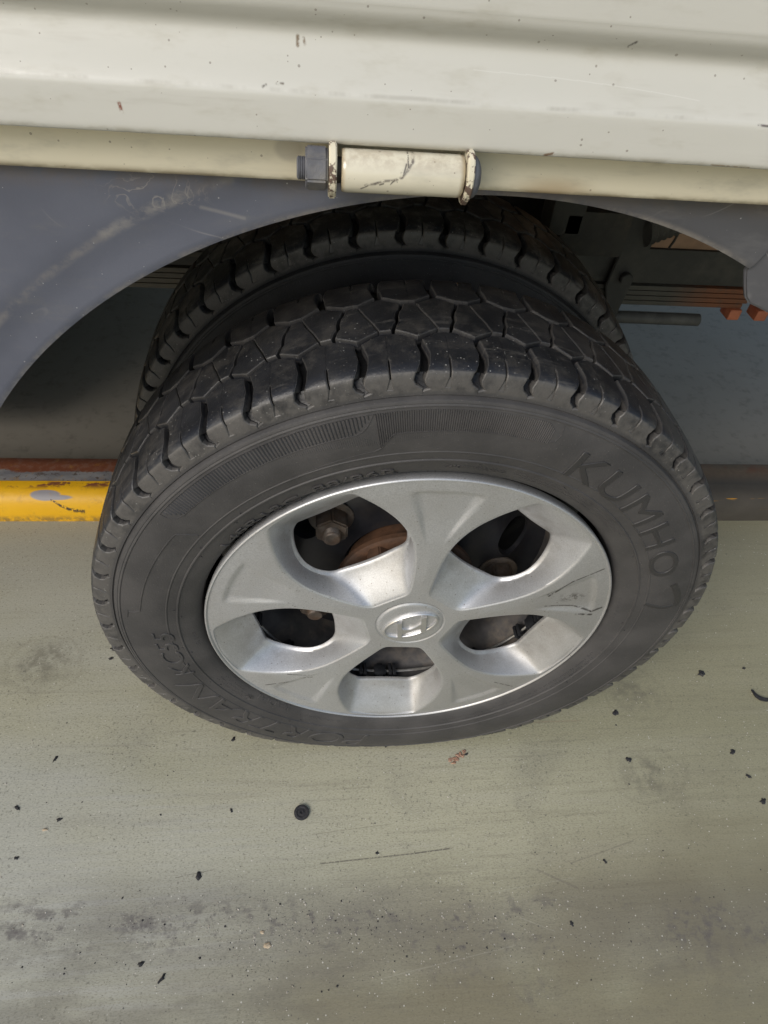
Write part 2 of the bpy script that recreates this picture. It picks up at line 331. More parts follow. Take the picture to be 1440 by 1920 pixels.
def m_floor():
    g = G('painted steel floor'); FS = .986
    g.x = g.f('MULTIPLY_ADD', g.x, 1 / FS, CAM[0] * (1 - 1 / FS)); g.y = g.f('MULTIPLY_ADD', g.y, 1 / FS, CAM[1] * (1 - 1 / FS))
    s1 = g.noise(3.2, 3, .5, st=(.35, 1.6, 1)); s2 = g.noise(18, 5, .65, st=(.10, 1.6, 1)); s3 = g.noise(95, 4, .6, st=(.07, 1.4, 1)); n4 = g.noise(60, 5, .7); n5 = g.noise(300, 4, .65, st=(.35, 1, 1)); n6 = g.noise(8, 4, .6)
    col = g.mix(g.st(s1, .3, .7), (.325, .315, .215), (.435, .418, .305))
    col = g.mix(g.mul(g.st(s2, .48, .72), .40), col, (.44, .42, .34))
    col = g.mix(g.mul(g.st(s2, .46, .26), .50), col, (.24, .215, .15))
    col = g.mix(g.mul(g.st(n6, .52, .75), .45), col, (.245, .235, .185))
    col = g.mix(g.mul(g.st(s3, .52, .74), .40), col, (.19, .175, .13))
    col = g.mix(g.mul(g.st(n5, .56, .74), .45), col, (.15, .14, .12))
    worn = g.mul(g.mul(g.st(g.x, -.06, -.30), g.st(g.y, .02, -.10)), g.mul(g.st(s3, .46, .62), g.st(g.noise(7, 3, .6, st=(.3, 2.2, 1), off=2.), .42, .62)))   # pale rubbed streaks, with sky reflection painted in at the left
    col = g.mix(g.mul(worn, .42), col, (.56, .56, .54))
    lf = g.mul(g.st(g.x, .12, -.42), g.st(g.noise(4, 3, .6, st=(.5, 1.2, 1), off=5.), .25, .62)); col = g.mix(g.mul(lf, .65), col, (.49, .495, .455))  # left side paled: sky reflection painted into the colour
    fib = g.noise(900, 2, .6, st=(.4, 1, 1), off=2.); col = g.mix(g.mul(g.st(fib, .50, .72), .48), col, (.12, .115, .09)); col = g.mix(g.mul(g.st(fib, .47, .30), .34), col, (.52, .51, .44))
    pore = g.mul(g.st(g.noise(230, 3, .7, off=8.), .57, .68), g.st(n6, .30, .6)); col = g.mix(g.mul(pore, .6), col, (.11, .105, .085))
    back = g.st(g.y, .06, .34); col = g.mix(g.mul(back, .35), col, (.25, .24, .195))     # darker towards the back edge
    brown = g.mul(g.st(g.add(g.y, g.mul(g.x, -.22)), -.10, -.27), g.st(g.noise(5, 3, .6, off=6.), .22, .6)); col = g.mix(g.mul(brown, .72), col, (.185, .158, .100))
    smu = g.mul(g.st(g.y, -.10, -.2), g.st(g.noise(11, 5, .7, st=(.5, 1.3, 1), off=12.), .46, .66)); col = g.mix(g.mul(smu, .42), col, (.14, .128, .105))
    rt = g.st(g.x, .05, .55); col = g.mix(g.mul(rt, .45), col, (.225, .210, .130))  # right side painted darker, away from the light on the left
    # tread prints of purplish mud in two bands, in short repeated dabs
    wv = g.f('SINE', g.add(g.mul(g.add(g.x, g.mul(g.y, .25)), 300.0), g.mul(g.noise(20, 3), 9.))); dab = g.st(g.add(wv, g.mul(g.sub(g.noise(150, 5, .75), .5), 11.)), .1, 2.2); dab = g.mul(dab, g.st(g.noise(30, 3, .6, off=3.), .40, .58))
    def band(y0, slope, w, x0, x1):
        d = g.f('ABSOLUTE', g.sub(g.y, g.add(y0, g.mul(g.x, slope)))); return g.mul(g.st(d, w, w * .3), g.mul(g.st(g.x, x0 - .04, x0 + .03), g.st(g.x, x1 + .03, x1 - .04)))
    bm_ = g.mx(g.mx(band(-.182, -.06, .008, -.20, .13), band(-.181, -.02, .007, -.44, -.12)), g.mx(band(-.193, -.03, .005, -.20, .02), band(-.211, -.06, .006, .03, .12)))
    blot = g.mx(g.mx(g.disc(.13, -.256, .022, .014, .7), g.disc(.055, -.235, .03, .012, .8)), g.mx(g.disc(.07, -.19, .03, .009, .8), g.disc(.325, -.221, .05, .03, .9)))
    mud = g.mul(g.mx(g.mul(bm_, dab), g.mul(.5, g.mul(blot, g.st(n4, .44, .66)))), .8); col = g.mix(mud, col, (.105, .094, .094))
    bd = g.f('ABSOLUTE', g.add(g.add(g.y, .188), g.mul(g.x, .05)))
    mud2 = g.mul(g.mul(g.st(bd, .045, .008), g.st(g.noise(26, 6, .8, st=(.55, 1.3, 1), off=1.5), .40, .60)), g.st(n4, .38, .6)); mud2 = g.mx(mud2, g.mul(.45, g.mul(g.st(bd, .07, .01), g.st(g.noise(9, 3, .6, st=(.4, 1.2, 1), off=3.), .35, .6)))); col = g.mix(g.mul(mud2, .75), col, (.120, .108, .106))
    # dried puddle rings
    for (cx, cy, rx, ry, off) in ((.323, -.043, .05, .034, 1.), (-.435, .133, .05, .04, 2.), (.346, .066, .045, .04, 5.)):
        dd = g.add(g.f('SQRT', g.add(g.f('POWER', g.f('ABSOLUTE', g.f('DIVIDE', g.sub(g.x, cx), rx)), 2.), g.f('POWER', g.f('ABSOLUTE', g.f('DIVIDE', g.sub(g.y, cy), ry)), 2.))), g.mul(g.sub(g.noise(28, 3, .6, off=off), .5), .9))
        ring = g.st(g.f('ABSOLUTE', g.sub(dd, 1.0)), .10, .0); ins = g.st(dd, 1.0, .3)
        col = g.mix(g.mul(ring, .17), col, (.15, .135, .10)); col = g.mix(g.mul(ins, g.mul(.6, g.st(n4, .36, .64))), col, (.15, .14, .11))
    # scratches
    for (a, b, c, d, w, al, cc) in ((-.082, -.126, .020, -.121, .0006, .9, (.12, .11, .09)), (.020, -.121, .066, -.1175, .0007, .9, (.10, .09, .075)), (-.235, -.132, -.195, -.126, .0004, .6, (.12, .11, .09)), (-.09, -.095, .0, -.088, .0003, .5, (.15, .14, .1)),
                             (.10, -.165, .2, -.155, .0003, .22, (.5, .49, .42)), (.13, -.19, .165, -.205, .0003, .22, (.52, .5, .44)), (.2, -.14, .28, -.12, .0008, .4, (.14, .12, .1)), (.16, -.145, .20, -.165, .0012, .45, (.15, .13, .11)), (.18, .03, .26, .03, .0004, .5, (.3, .2, .14)),
                             (-.3, -.2, -.12, -.192, .0003, .25, (.5, .49, .42)), (-.02, -.235, .12, -.215, .0003, .2, (.5, .48, .42))):
        col = g.mix(g.mul(g.seg(a, b, c, d, w, .0005), g.mul(al, g.st(g.noise(400, 2), .30, .5))), col, cc)
    col = g.mix(g.mul(g.specks(300, .22, .07), .7), col, (.11, .10, .085)); col = g.mix(g.mul(g.specks(560, .28, .10, off=4.), .6), col, (.14, .125, .10))
    col = g.mix(g.mul(g.specks(400, .26, .05, off=9.), .8), col, (.62, .60, .54)); col = g.mix(g.mul(g.specks(90, .06, .10, off=2.), .8), col, (.05, .05, .05))
    g.bump(g.add(g.mul(n5, .6), g.add(g.mul(s3, .9), g.mul(n4, .5))), .28, .0010)
    rough = g.f('MULTIPLY_ADD', s2, .25, .36); rough = g.add(rough, g.mul(mud, .3))
    return g.done(col, rough, .0, .5)
M_FLOOR = m_floor()
def m_trough():
    g = G('shaded steel deck'); n = g.noise(6, 4, .6); n2 = g.noise(50, 4, .6)
    col = g.mix(n, (.26, .238, .20), (.34, .31, .265)); col = g.mix(g.mul(g.st(n2, .5, .75), .3), col, (.08, .075, .07))
    g.bump(n2, .15, .001); return g.done(col, .8, 0, .2)
M_TROUGH = m_trough()
def m_guide():
    g = G('worn yellow rail paint')
    n1 = g.noise(26, 4, .6); n2 = g.noise(110, 4, .65); n3 = g.noise(60, 4, .65, st=(.4, 1, 1))
    yel = g.mix(n1, (.80, .43, .010), (.87, .50, .020))
    grey = g.mix(g.st(n3, .3, .7), (.20, .20, .22), (.33, .325, .33)); grey = g.mix(g.st(n2, .56, .68), grey, (.12, .09, .075))
    rust = g.mix(n2, (.16, .055, .03), (.30, .11, .06))
    edge = g.add(.4235, g.mul(g.sub(n3, .5), .006))
    col = g.mix(g.st(g.y, .4232, .4246), yel, grey)
    chip = g.mul(g.st(g.y, .4065, .4165), g.st(g.noise(42, 4, .7, st=(.55, 1, 1), off=2.2), .50, .58)); chip = g.mul(chip, g.st(g.y, .4235, .4205)); col = g.mix(chip, col, rust)
    rl = g.add(.4470, g.mul(g.sub(g.noise(34, 4, .7), .5), .026)); rr = g.st(g.sub(g.y, rl), -.002, .002); col = g.mix(rr, col, g.mix(g.st(n2, .5, .6), rust, (.25, .12, .085)))
    bare = g.disc(-.486, .4005, .0215, .0065, .12); bare2 = g.disc(-.470, .3975, .022, .0028, .2); col = g.mix(g.mx(bare, bare2), col, (.30, .29, .32))
    for (a, b, c, d) in ((-.478, .395, -.466, .3905), (-.466, .3905, -.452, .3878), (-.452, .3878, -.432, .3872)):
        col = g.mix(g.mul(g.seg(a, b, c, d, .0008, .0006), g.st(g.noise(200, 2), .38, .5)), col, (.06, .045, .03))
    col = g.mix(g.mul(g.st(g.noise(60, 4, .7, off=4.), .55, .7), .4), col, (.50, .27, .04)); lowd = g.mul(g.st(g.z, .016, .004), g.st(n2, .3, .6)); col = g.mix(g.mul(lowd, .7), col, (.16, .11, .06))
    # the far end is rubbed through: black grime with a few flakes of yellow left low on the nose
    flake = g.mul(g.st(g.noise(55, 4, .7, st=(.10, 2.2, 2.2)), .63, .67), g.st(g.z, .046, .040)); flake = g.mul(flake, g.st(g.z, .018, .026))
    dark = g.mix(n1, (.045, .040, .034), (.095, .085, .072)); dark = g.mix(g.st(g.y, .425, .455), dark, g.mix(n2, (.085, .062, .043), (.15, .108, .075)))
    dark = g.mix(g.mul(g.st(g.noise(30, 3, off=7.), .5, .66), g.st(g.y, .445, .47)), dark, (.13, .055, .03)); dark = g.mix(flake, dark, (.55, .27, .02))
    col = g.mix(g.st(g.x, .0, .3), col, dark)
    g.bump(g.add(n2, g.mul(chip, -1.)), .3, .0012)
    return g.done(col, g.add(g.f('MULTIPLY_ADD', n1, .2, .30), g.mul(g.st(g.x, .0, .3), .35)), 0, .4)
M_GUIDE = m_guide()

# ------------------------------------------------------------------ setting: floor, sunken deck
def sheet(name, x0, x1, y0, y1, z, mat, nx=2, ny=2):
    X, Y = np.meshgrid(np.linspace(x0, x1, nx), np.linspace(y0, y1, ny), indexing='ij')
    return link(name, mesh(name, np.stack([X, Y, 0 * X + z], -1).reshape(-1, 3), [f[::-1] for f in grid_faces(nx, ny)]), mat)
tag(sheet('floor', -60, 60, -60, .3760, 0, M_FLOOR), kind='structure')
tag(sheet('sunken_deck', -60, 60, .4685, 60, -.05, M_TROUGH), kind='structure')
# wheel guide rail
prof = [(.3855, -.004), (.3855, .010), (.3875, .022), (.3925, .034), (.4005, .0425), (.4105, .0475), (.4235, .0490), (.4242, .0475), (.4600, .0468), (.4770, .0462), (.4785, .0445), (.4785, -.055)]
pr = np.vstack([catmull(prof[:7], 4), np.array(prof[7:])])
V, F = extrude_x(pr, -6, 6, 61)
rail = link('wheel_guide_rail', mesh('wheel_guide_rail', V, F, angle=50), M_GUIDE); rail.location.y = -.0105
tag(rail, 'rounded steel wheel guide rail behind the tyres, chipped yellow at its left end', 'guide rail')

# ------------------------------------------------------------------ the truck
truck = empty('truck', (0, 0, -.0111)); tag(truck, 'white cargo truck seen at its dual rear wheel with grey wheel cover', 'truck')
RZ = .283
# --- drop side
gp = [(-.004, .7035), (-.020, .7012), (-.0268, .7000), (-.0293, .7004), (-.0304, .7018), (-.0308, .7040), (-.0309, .7100), (-.0309, .7180), (-.0303, .7205), (-.0290, .7224), (-.0270, .7260), (-.0232, .7340),
      (-.0205, .7395), (-.0200, .7425), (-.0212, .7452), (-.0243, .7480), (-.0272, .7506), (-.0288, .7540), (-.0292, .7600), (-.0292, .80)]
gp = [((y + .0309) * .72 - .0309 if z > .719 else y, z) for y, z in gp]
gpf = np.vstack([catmull(gp, 4), np.array([(-.0292, .84), (-.022, .846), (-.022, .90), (-.0292, .906), (-.0292, 1.02), (-.027, 1.03), (.004, 1.03), (.006, 1.02), (.006, .705)])])
V, F = extrude_x(gpf, -2.3, 1.1, 171, .0004)
link('side_gate', mesh('side_gate', V, F, angle=60), M_GATE, truck).location = (0, .012, -.0045)
# --- sill with folded lower edge
sp = [(.006, .6982), (.0008, .6975), (.0, .6960), (.0, .6770), (.0001, .6740), (.0010, .6720), (.0028, .6712), (.0060, .6714), (.045, .6716), (.045, .6982)]
V, F = extrude_x(sp, -2.28, 1.08, 121, .0002)
link('bed_sill', mesh('bed_sill', V, F, angle=50), M_SILL, truck)
# --- hinge: sleeve, two bracket tabs, nut and stud, domed pin head
hinge = empty('hinge', (-.0485, -.0185, .6852), truck)
HY, HZ = -.0285, .689
def lathe_x(prof, n=32):
    P = np.array(prof, float); a = np.linspace(0, 2 * PI, n, endpoint=False)
    V = np.stack([np.tile(P[:, 0], (n, 1)), np.outer(np.cos(a), P[:, 1]), np.outer(np.sin(a), P[:, 1])], -1).reshape(-1, 3)
    return V, grid_faces(n, len(P), closed_n=True)
V, F = lathe_x([(-.0295, .001), (-.0295, .0088), (-.0290, .0094), (-.027, .0096), (.027, .0096), (.0288, .0094), (.0294, .0088), (.0294, .001)], 48)
link('sleeve', mesh('sleeve', V, F, angle=50), M_SLEEVE, hinge)
def ring_bracket(x0, x1):
    bm = bmesh.new(); n = 40; out = []
    for k in range(n):
        a = 2 * PI * k / n; y, z = .0112 * math.cos(a), .0112 * math.sin(a) - .0003
        if -1.9 < math.atan2(z, y) < -1.15: z -= .0012
        if z > 0: z = min(z + .002, .0125)
        if y > 0.004: y = y + .012
        out.append(bm.verts.new((x0, y, z)))
    f = bm.faces.new(out); r = bmesh.ops.extrude_face_region(bm, geom=[f])
    bmesh.ops.translate(bm, vec=(x1 - x0, 0, 0), verts=[v for v in r['geom'] if isinstance(v, bmesh.types.BMVert)])
    bmesh.ops.bevel(bm, geom=[e for e in bm.edges if len(e.link_faces) == 2 and e.calc_face_angle(0) > 1.0], offset=.0006, segments=2, affect='EDGES')
    return bm_mesh('bracket_tab', bm)
link('bracket_tab', ring_bracket(-.0355, -.0318), M_BRKT, hinge); link('bracket_tab', ring_bracket(.0300, .0334), M_BRKT, hinge)
def hexnut(name, r, h, axis='X'):
    bm = bmesh.new(); bmesh.ops.create_cone(bm, cap_ends=True, segments=6, radius1=r, radius2=r, depth=h)
    bmesh.ops.bevel(bm, geom=list(bm.edges), offset=r * .10, segments=2, affect='EDGES')
    R = {'X': Matrix.Rotation(PI / 2, 4, 'Y'), 'Y': Matrix.Rotation(PI / 2, 4, 'X')}[axis]
    bmesh.ops.transform(bm, matrix=R, verts=bm.verts); return bm_mesh(name, bm, angle=40)
o = link('nut', hexnut('nut', .0100, .0105), M_NUT, hinge); o.location = (-.0412, 0, .0002); o.rotation_euler = (.25, 0, 0)
V, F = lathe_x([(-.0465, .0005), (-.0465, .0078), (-.0460, .0086), (-.0448, .0086)], 28); link('nut_washer', mesh('nut_washer', V, F), M_NUT, hinge)
pr_ = [(-.0505, .0002), (-.0505, .0042), (-.0500, .0049)]
for k in range(5): pr_ += [(-.0496 + k * .0008, .0053), (-.0492 + k * .0008, .0048)]
V, F = lathe_x(pr_, 24); link('stud', mesh('stud', V, F), M_NUT, hinge)
V, F = lathe_x([(.0334, .0097)] + [(.0340 + .0046 * math.sin(t), .0097 * math.cos(t)) for t in np.linspace(0, PI / 2, 10)], 32)
link('pin_head', mesh('pin_head', V, F, angle=60), M_NUT, hinge)
V, F = lathe_x([(-.033, .0058), (.031, .0058)], 16); link('pin', mesh('pin', V, F), M_DARK, hinge)

# --- fender: one moulded sheet with an arch and a creased band around it
def fender():
    A = np.radians(np.concatenate([np.linspace(-74, -40, 30), np.linspace(-38.5, 24.9, 60)])); cx, cz = .0112, .2805
    T = np.concatenate([np.linspace(0, .042, 16), [.046, .06], np.linspace(.1, 1.2, 6)])
    V = []; front = []
    for side in (0, 1):
        for a in A:
            d = (math.sin(a), math.cos(a)); lim = 9.
            if d[1] > 1e-3: lim = min(lim, (.684 - cz) / d[1])
            if d[0] < -1e-3: lim = min(lim, (-.95 - cx) / d[0])
            for t in T:
                r = min(.3849 + t, max(lim, .3851 + t * .02))
                band = float(sstep(np.array((r - .398) / .026)))
                y = .0110 - .0030 * band + .0012 * math.sin(a * 5)
                if r < .3870: y += .0012
                x, z = cx + r * d[0], cz + r * d[1]
                V.append((x, y + side * .003, z))
    n, m = len(A), len(T); Fa = grid_faces(n, m); Fb = [tuple(i + n * m for i in f[::-1]) for f in Fa]
    F = Fa + Fb + [(i * m, (i + 1) * m, (i + 1) * m + n * m, i * m + n * m) for i in range(n - 1)]
    e = (n - 1) * m; F += [(e + j, e + j + 1, e + j + 1 + n * m, e + j + n * m) for j in range(m - 1)]
    return mesh('fender', V, F, angle=40)
fen = link('fender', fender(), M_FENDER, truck)
def plate(name, pts, y0, y1, bev=.0012):                     # XZ outline extruded in Y
    bm = bmesh.new(); f = bm.faces.new([bm.verts.new((x, y0, z)) for x, z in pts]); r = bmesh.ops.extrude_face_region(bm, geom=[f])
    bmesh.ops.translate(bm, vec=(0, y1 - y0, 0), verts=[v for v in r['geom'] if isinstance(v, bmesh.types.BMVert)])
    if bev: bmesh.ops.bevel(bm, geom=[e for e in bm.edges if abs(e.verts[0].co.y - e.verts[1].co.y) < 1e-6], offset=bev, segments=2, affect='EDGES')
    return bm_mesh(name, bm, angle=40)
flap_pts = [(.1728, .6840), (.1728, .6268), (.1770, .6178), (.1815, .6095), (.1860, .6055), (.1925, .6033), (.2022, .5995), (.2300, .5940), (.42, .592), (.95, .592), (.95, .684)]
link('mud_flap', plate('mud_flap', flap_pts, .0145, .0185), M_FENDER, truck)

# --- tyre geometry --------------------------------------------------
half = [(-5.5, 262.0), (-5.1, 264.6), (-4.7, 268.0), (-3.9, 272.0), (-3.0, 275.6), (-1.8, 277.8), (.2, 279.2), (5, 280.6), (13, 281.6), (25, 282.4), (40, 282.9), (57, 283.1)]
full = half + [(114 - y, r) for y, r in half[-2::-1]]
TP = catmull(full, 16) / 1000.
_d = np.concatenate([[0], np.cumsum(np.hypot(*np.diff(TP, axis=0).T))]); _mid = np.interp(.057, TP[:, 0], _d); TS = _d - _mid + .057
SMIN, SMAX = TS[0], TS[-1]
_i = np.argmin(np.hypot(TP[:, 0] + .0018, TP[:, 1] - .2778)); SCOR = TS[_i]
SOLD = np.array([-15.3, 4.1, 15, 99, 109.9, 129.3]) / 1000.; SNEW = np.array([SMIN, SCOR, .015, .099, .114 - SCOR, SMAX])
_tan = np.gradient(TP, TS, axis=0); _tan /= np.hypot(_tan[:, 0], _tan[:, 1])[:, None]
kk = np.arange(-5, 8)                                        # measured pitch angles where seen, even spacing elsewhere
meas = np.array([-51.4, -43.8, -36.2, -28.7, -20.9, -12.6, -4.3, 3.6, 11.0, 18.5, 26.1, 34.0, 41.8])
NP = 47; step = (360 - (meas[-1] - meas[0])) / (NP - 12)
PA = np.concatenate([meas, meas[-1] + step * np.arange(1, NP - 12 + 1)])
PK = np.arange(len(PA))
def tmap(u, s, h):                                            # pitch units, metres along the profile, height -> xyz
    s = np.interp(s, SOLD, SNEW); y = np.interp(s, TS, TP[:, 0]); r = np.interp(s, TS, TP[:, 1]); ty = np.interp(s, TS, _tan[:, 0]); tr = np.interp(s, TS, _tan[:, 1])
    y = y - tr * h; r = r + ty * h
    uu = np.mod(u, NP); a = np.radians(np.interp(uu, PK, PA))
    return np.stack([r * np.sin(a), y, r * np.cos(a)], -1)
PITCH_MM = 37.7
def zig(pts, off):
    return [(u, s + off) for u, s in pts]
def Sline(d): return [(u + d * w, s) for s, u, w in ((29.0, .0, .070), (22, .03, .076), (14, .07, .080), (8, .04, .086), (3, -.03, .092), (-3, -.065, .090), (-7, -.03, .082), (-10.2, .06, .060))]
T_ = [(.37, 40.5), (.27, 52), (.16, 62), (.06, 73.5)]; W_ = [(.61, 40.5), (.655, 47.5), (.70, 50.5), (.70, 57), (.73, 63.5), (.775, 66.5), (.82, 73.5)]
Z = 2.5
SL = .47
polyA = [(0, -15.3), (.5, -15.3), (.5, -9.4), (SL - .065, -9.0), (SL - .012, -1.), (SL - .016, 11), (SL - .002, 12.0), (SL - .002, 38.5 - Z), (.36, 38.5 - Z), (.066, 30.4 - Z * .7)] + Sline(1)[1:] + [(.0, -12.0)]
polyB = [(.5, -15.3), (1, -15.3), (1, -12.0)] + [(1 + u, s) for u, s in Sline(-1)[::-1]][:-1] + [(.938, 30.8 - Z * .7), (.62, 38.5 - Z), (SL + .002, 38.5 - Z), (SL + .002, 12), (SL + .016, 11), (SL + .014, -1), (SL + .075, -9.0), (.5, -9.4)]
JOIN = [((0, -15.3), (.5, -15.3)), ((.5, -15.3), (1, -15.3)), ((.5, -15.3), (.5, -9.4)), ((0, -12.0), (0, -15.3)), ((1, -15.3), (1, -12.)), ((SL - .002, 12), (SL - .002, 38.5 - Z)), ((SL + .002, 12), (SL + .002, 38.5 - Z))]
h1, h2 = .015, .034
C1 = [(.37 + h1, 40.5), (.61 - h2, 40.5)] + [(u - h2, s) for u, s in W_[1:]] + [(.43, 84.5 - Z)] + [(u + h1, s) for u, s in T_[::-1][:-1]]
C1[1 + len(W_) - 1] = (.82 - h2, 73.5)
C2 = [(.61 + h2, 40.5), (1.0, 29.5 + Z), (1.37 - h1, 40.5)] + [(1 + u - h1, s) for u, s in T_[1:]] + [(u + h2, s) for u, s in W_[::-1][:-1]]
rot = lambda P: [(.43 - u, 114 - s) for u, s in P]
POLYS = [polyA, polyB, C1, C2, rot(polyA), rot(polyB)]
JOIN2 = JOIN + [tuple(rot(j)) for j in JOIN]
def is_join(p, q):
    for a, b in JOIN2:
        if (abs(p[0] - a[0]) + abs(p[1] - a[1]) < 1e-4 and abs(q[0] - b[0]) + abs(q[1] - b[1]) < 1e-4) or (abs(q[0] - a[0]) + abs(q[1] - a[1]) < 1e-4 and abs(p[0] - b[0]) + abs(p[1] - b[1]) < 1e-4): return True
    return False
def inset(P, joins, d):                                       # mitred inset in mm, joined edges stay put
    n = len(P); Q = [(u * PITCH_MM, s) for u, s in P]; out = []
    for i in range(n):
        a, b, c = Q[i - 1], Q[i], Q[(i + 1) % n]
        e1 = np.array(b) - a; e2 = np.array(c) - b; e1 /= np.hypot(*e1) + 1e-9; e2 /= np.hypot(*e2) + 1e-9
        n1 = np.array([-e1[1], e1[0]]); n2 = np.array([-e2[1], e2[0]]); d1 = 0 if joins[i - 1] else d; d2 = 0 if joins[i] else d
        M = np.array([n1, n2])
        if abs(np.linalg.det(M)) < .12: off = (n1 * d1 + n2 * d2) / 2
        else:
            off = np.linalg.solve(M, [d1, d2]); L = np.hypot(*off)
            if L > 2.2 * abs(d): off *= 2.2 * abs(d) / L
        out.append((b[0] / PITCH_MM + off[0] / PITCH_MM, b[1] + off[1]))
    return out
DEPTH = lambda s: 7.6 * sstep(np.minimum(np.asarray(s) + 14.5, 128.5 - np.asarray(s)) / 15.) + .5
def pitch_mesh():
    bm = bmesh.new(); WL = bm.verts.layers.float.new('edge_groove_shading')
    for P in POLYS:
        area = sum(P[i - 1][0] * P[i][1] - P[i][0] * P[i - 1][1] for i in range(len(P)))
        if area < 0: P = P[::-1]
        n = len(P); J = [is_join(P[i], P[(i + 1) % n]) for i in range(n)]
        top = inset(P, J, .70); mid = P; bot = inset(P, J, -.8)
        vt = [bm.verts.new((u, s, 0)) for u, s in top]; vm = [bm.verts.new((u, s, -.55)) for u, s in mid]
        vb = [bm.verts.new((u, s, -float(DEPTH(s)) - .3)) for u, s in bot]
        for v in vm: v[WL] = 1.0  # painted highlight along the bevel
        for v in vb: v[WL] = -1.  # painted shade down in the groove
        bm.faces.new(vt)
        for i in range(n):
            j = (i + 1) % n
            if J[i]: continue
            bm.faces.new((vm[i], vm[j], vt[j], vt[i])); bm.faces.new((vb[i], vb[j], vm[j], vm[i]))
    for fl in ([(SL - .065, -9.2), (SL + .075, -9.2), (SL + .012, -1.2), (SL - .012, -1.2)],):
        for Q in (fl, rot(fl)): bm.faces.new([bm.verts.new((u, s, -1.3 if abs(s - 57) < 60 else -.5)) for u, s in Q])
    bmesh.ops.triangulate(bm, faces=bm.faces, quad_method='BEAUTY', ngon_method='BEAUTY')
    for s in [-12.5, -10, -7.5, -5, -2.5, 0, 2, 4, 6, 8, 10, 13, 17, 24, 32]:
        for q in (s, 114 - s):
            bmesh.ops.bisect_plane(bm, geom=list(bm.verts) + list(bm.edges) + list(bm.faces), plane_co=(0, q, 0), plane_no=(0, 1, 0))
    for u in np.arange(-.9, 1.5, .25):
        bmesh.ops.bisect_plane(bm, geom=list(bm.verts) + list(bm.edges) + list(bm.faces), plane_co=(u, 0, 0), plane_no=(1, 0, 0))
    bm.verts.index_update()
    V = np.array([v.co[:] for v in bm.verts]); F = [tuple(v.index for v in f.verts) for f in bm.faces]; Wv = np.array([v[WL] for v in bm.verts]); bm.free()
    return V, F, Wv
def tyre_mesh():
    PV, PF, PW = pitch_mesh(); Vs = []; Fs = []; n0 = 0
    for k in range(NP):
        Q = PV.copy(); h = Q[:, 2] / 1000.
        Vs.append(tmap(Q[:, 0] + k, Q[:, 1] / 1000., h)); Fs += [tuple(i + n0 for i in f) for f in PF]; n0 += len(Q)
    # groove floor
    ss = np.linspace(-15.3, 129.3, 70); na = 188; uu = np.arange(na) * NP / na
    U, S = np.meshgrid(uu, ss, indexing='ij'); Vs.append(tmap(U.ravel(), S.ravel() / 1000., -DEPTH(S.ravel()) / 1000.)); Fs += [tuple(i + n0 for i in f) for f in grid_faces(na, len(ss), closed_n=True)]; n0 += na * len(ss)
    # sidewalls
    for P in (SIDE, [(114 - y, r) for y, r in SIDE]):
        V, F = lathe_y(np.array(P) / 1000., 288); Vs.append(V); Fs += [tuple(i + n0 for i in f) for f in F]; n0 += len(V)
    A_ = np.vstack(Vs); lo = A_[:, 2] < -.235; A_[lo, 2] = -.235 + (A_[lo, 2] + .235) * (.0370 / .0481)       # squashed where it carries the load
    me = mesh('tyre', A_, Fs, angle=28); at = me.attributes.new('edge_groove_shading', 'FLOAT', 'POINT')
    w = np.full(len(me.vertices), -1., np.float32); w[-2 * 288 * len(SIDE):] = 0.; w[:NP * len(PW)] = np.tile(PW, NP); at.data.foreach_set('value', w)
    return me
SIDE = [(-5.5, 262.1), (-4.6, 261.6), (-4.4, 261.0), (-5.4, 260.5), (-7.0, 260.2), (-8.1, 259.6), (-8.5, 258.8), (-8.9, 257.6), (-8.7, 257.1), (-9.0, 256.6), (-9.5, 255.9), (-9.5, 255.3), (-9.0, 254.9), (-9.2, 254.0), (-10.0, 250), (-10.8, 246),
        (-11.4, 242), (-11.9, 237), (-12.1, 232), (-12.0, 227), (-11.7, 222), (-11.3, 218.2), (-11.7, 217.6), (-11.6, 217.0), (-11.0, 216.4), (-10.3, 212), (-9.8, 209.6), (-10.6, 208.9), (-10.5, 207.9), (-9.4, 207.2), (-8.2, 203), (-7.0, 199), (-5.4, 195), (-3.9, 192.6), (-2.0, 190.8), (.6, 189.4), (6, 188.6), (14, 188.0), (20, 186)]
_sr = np.array(SIDE)[::-1]; _o = np.argsort(_sr[:, 1])
def side_y(r_mm):                                             # smooth sidewall surface without the fine rings
    base = np.array([(186, 5.2), (189.6, -.4), (192, -3.2), (195, -5.3), (199, -7.0), (203, -8.2), (207, -9.3), (212, -10.3), (217, -11.1), (222, -11.7), (227, -12.0), (232, -12.1), (237, -11.9), (242, -11.4), (246, -10.8), (250, -10.0), (254, -9.2)])
    return np.interp(r_mm, base[:, 0], base[:, 1])

wheel = empty('wheel', (0, 0, RZ), truck); wheel['label'] = 'outer rear wheel with silver five-spoke cover'
ty_me = tyre_mesh()
link('tyre', ty_me, M_TYRE, wheel)

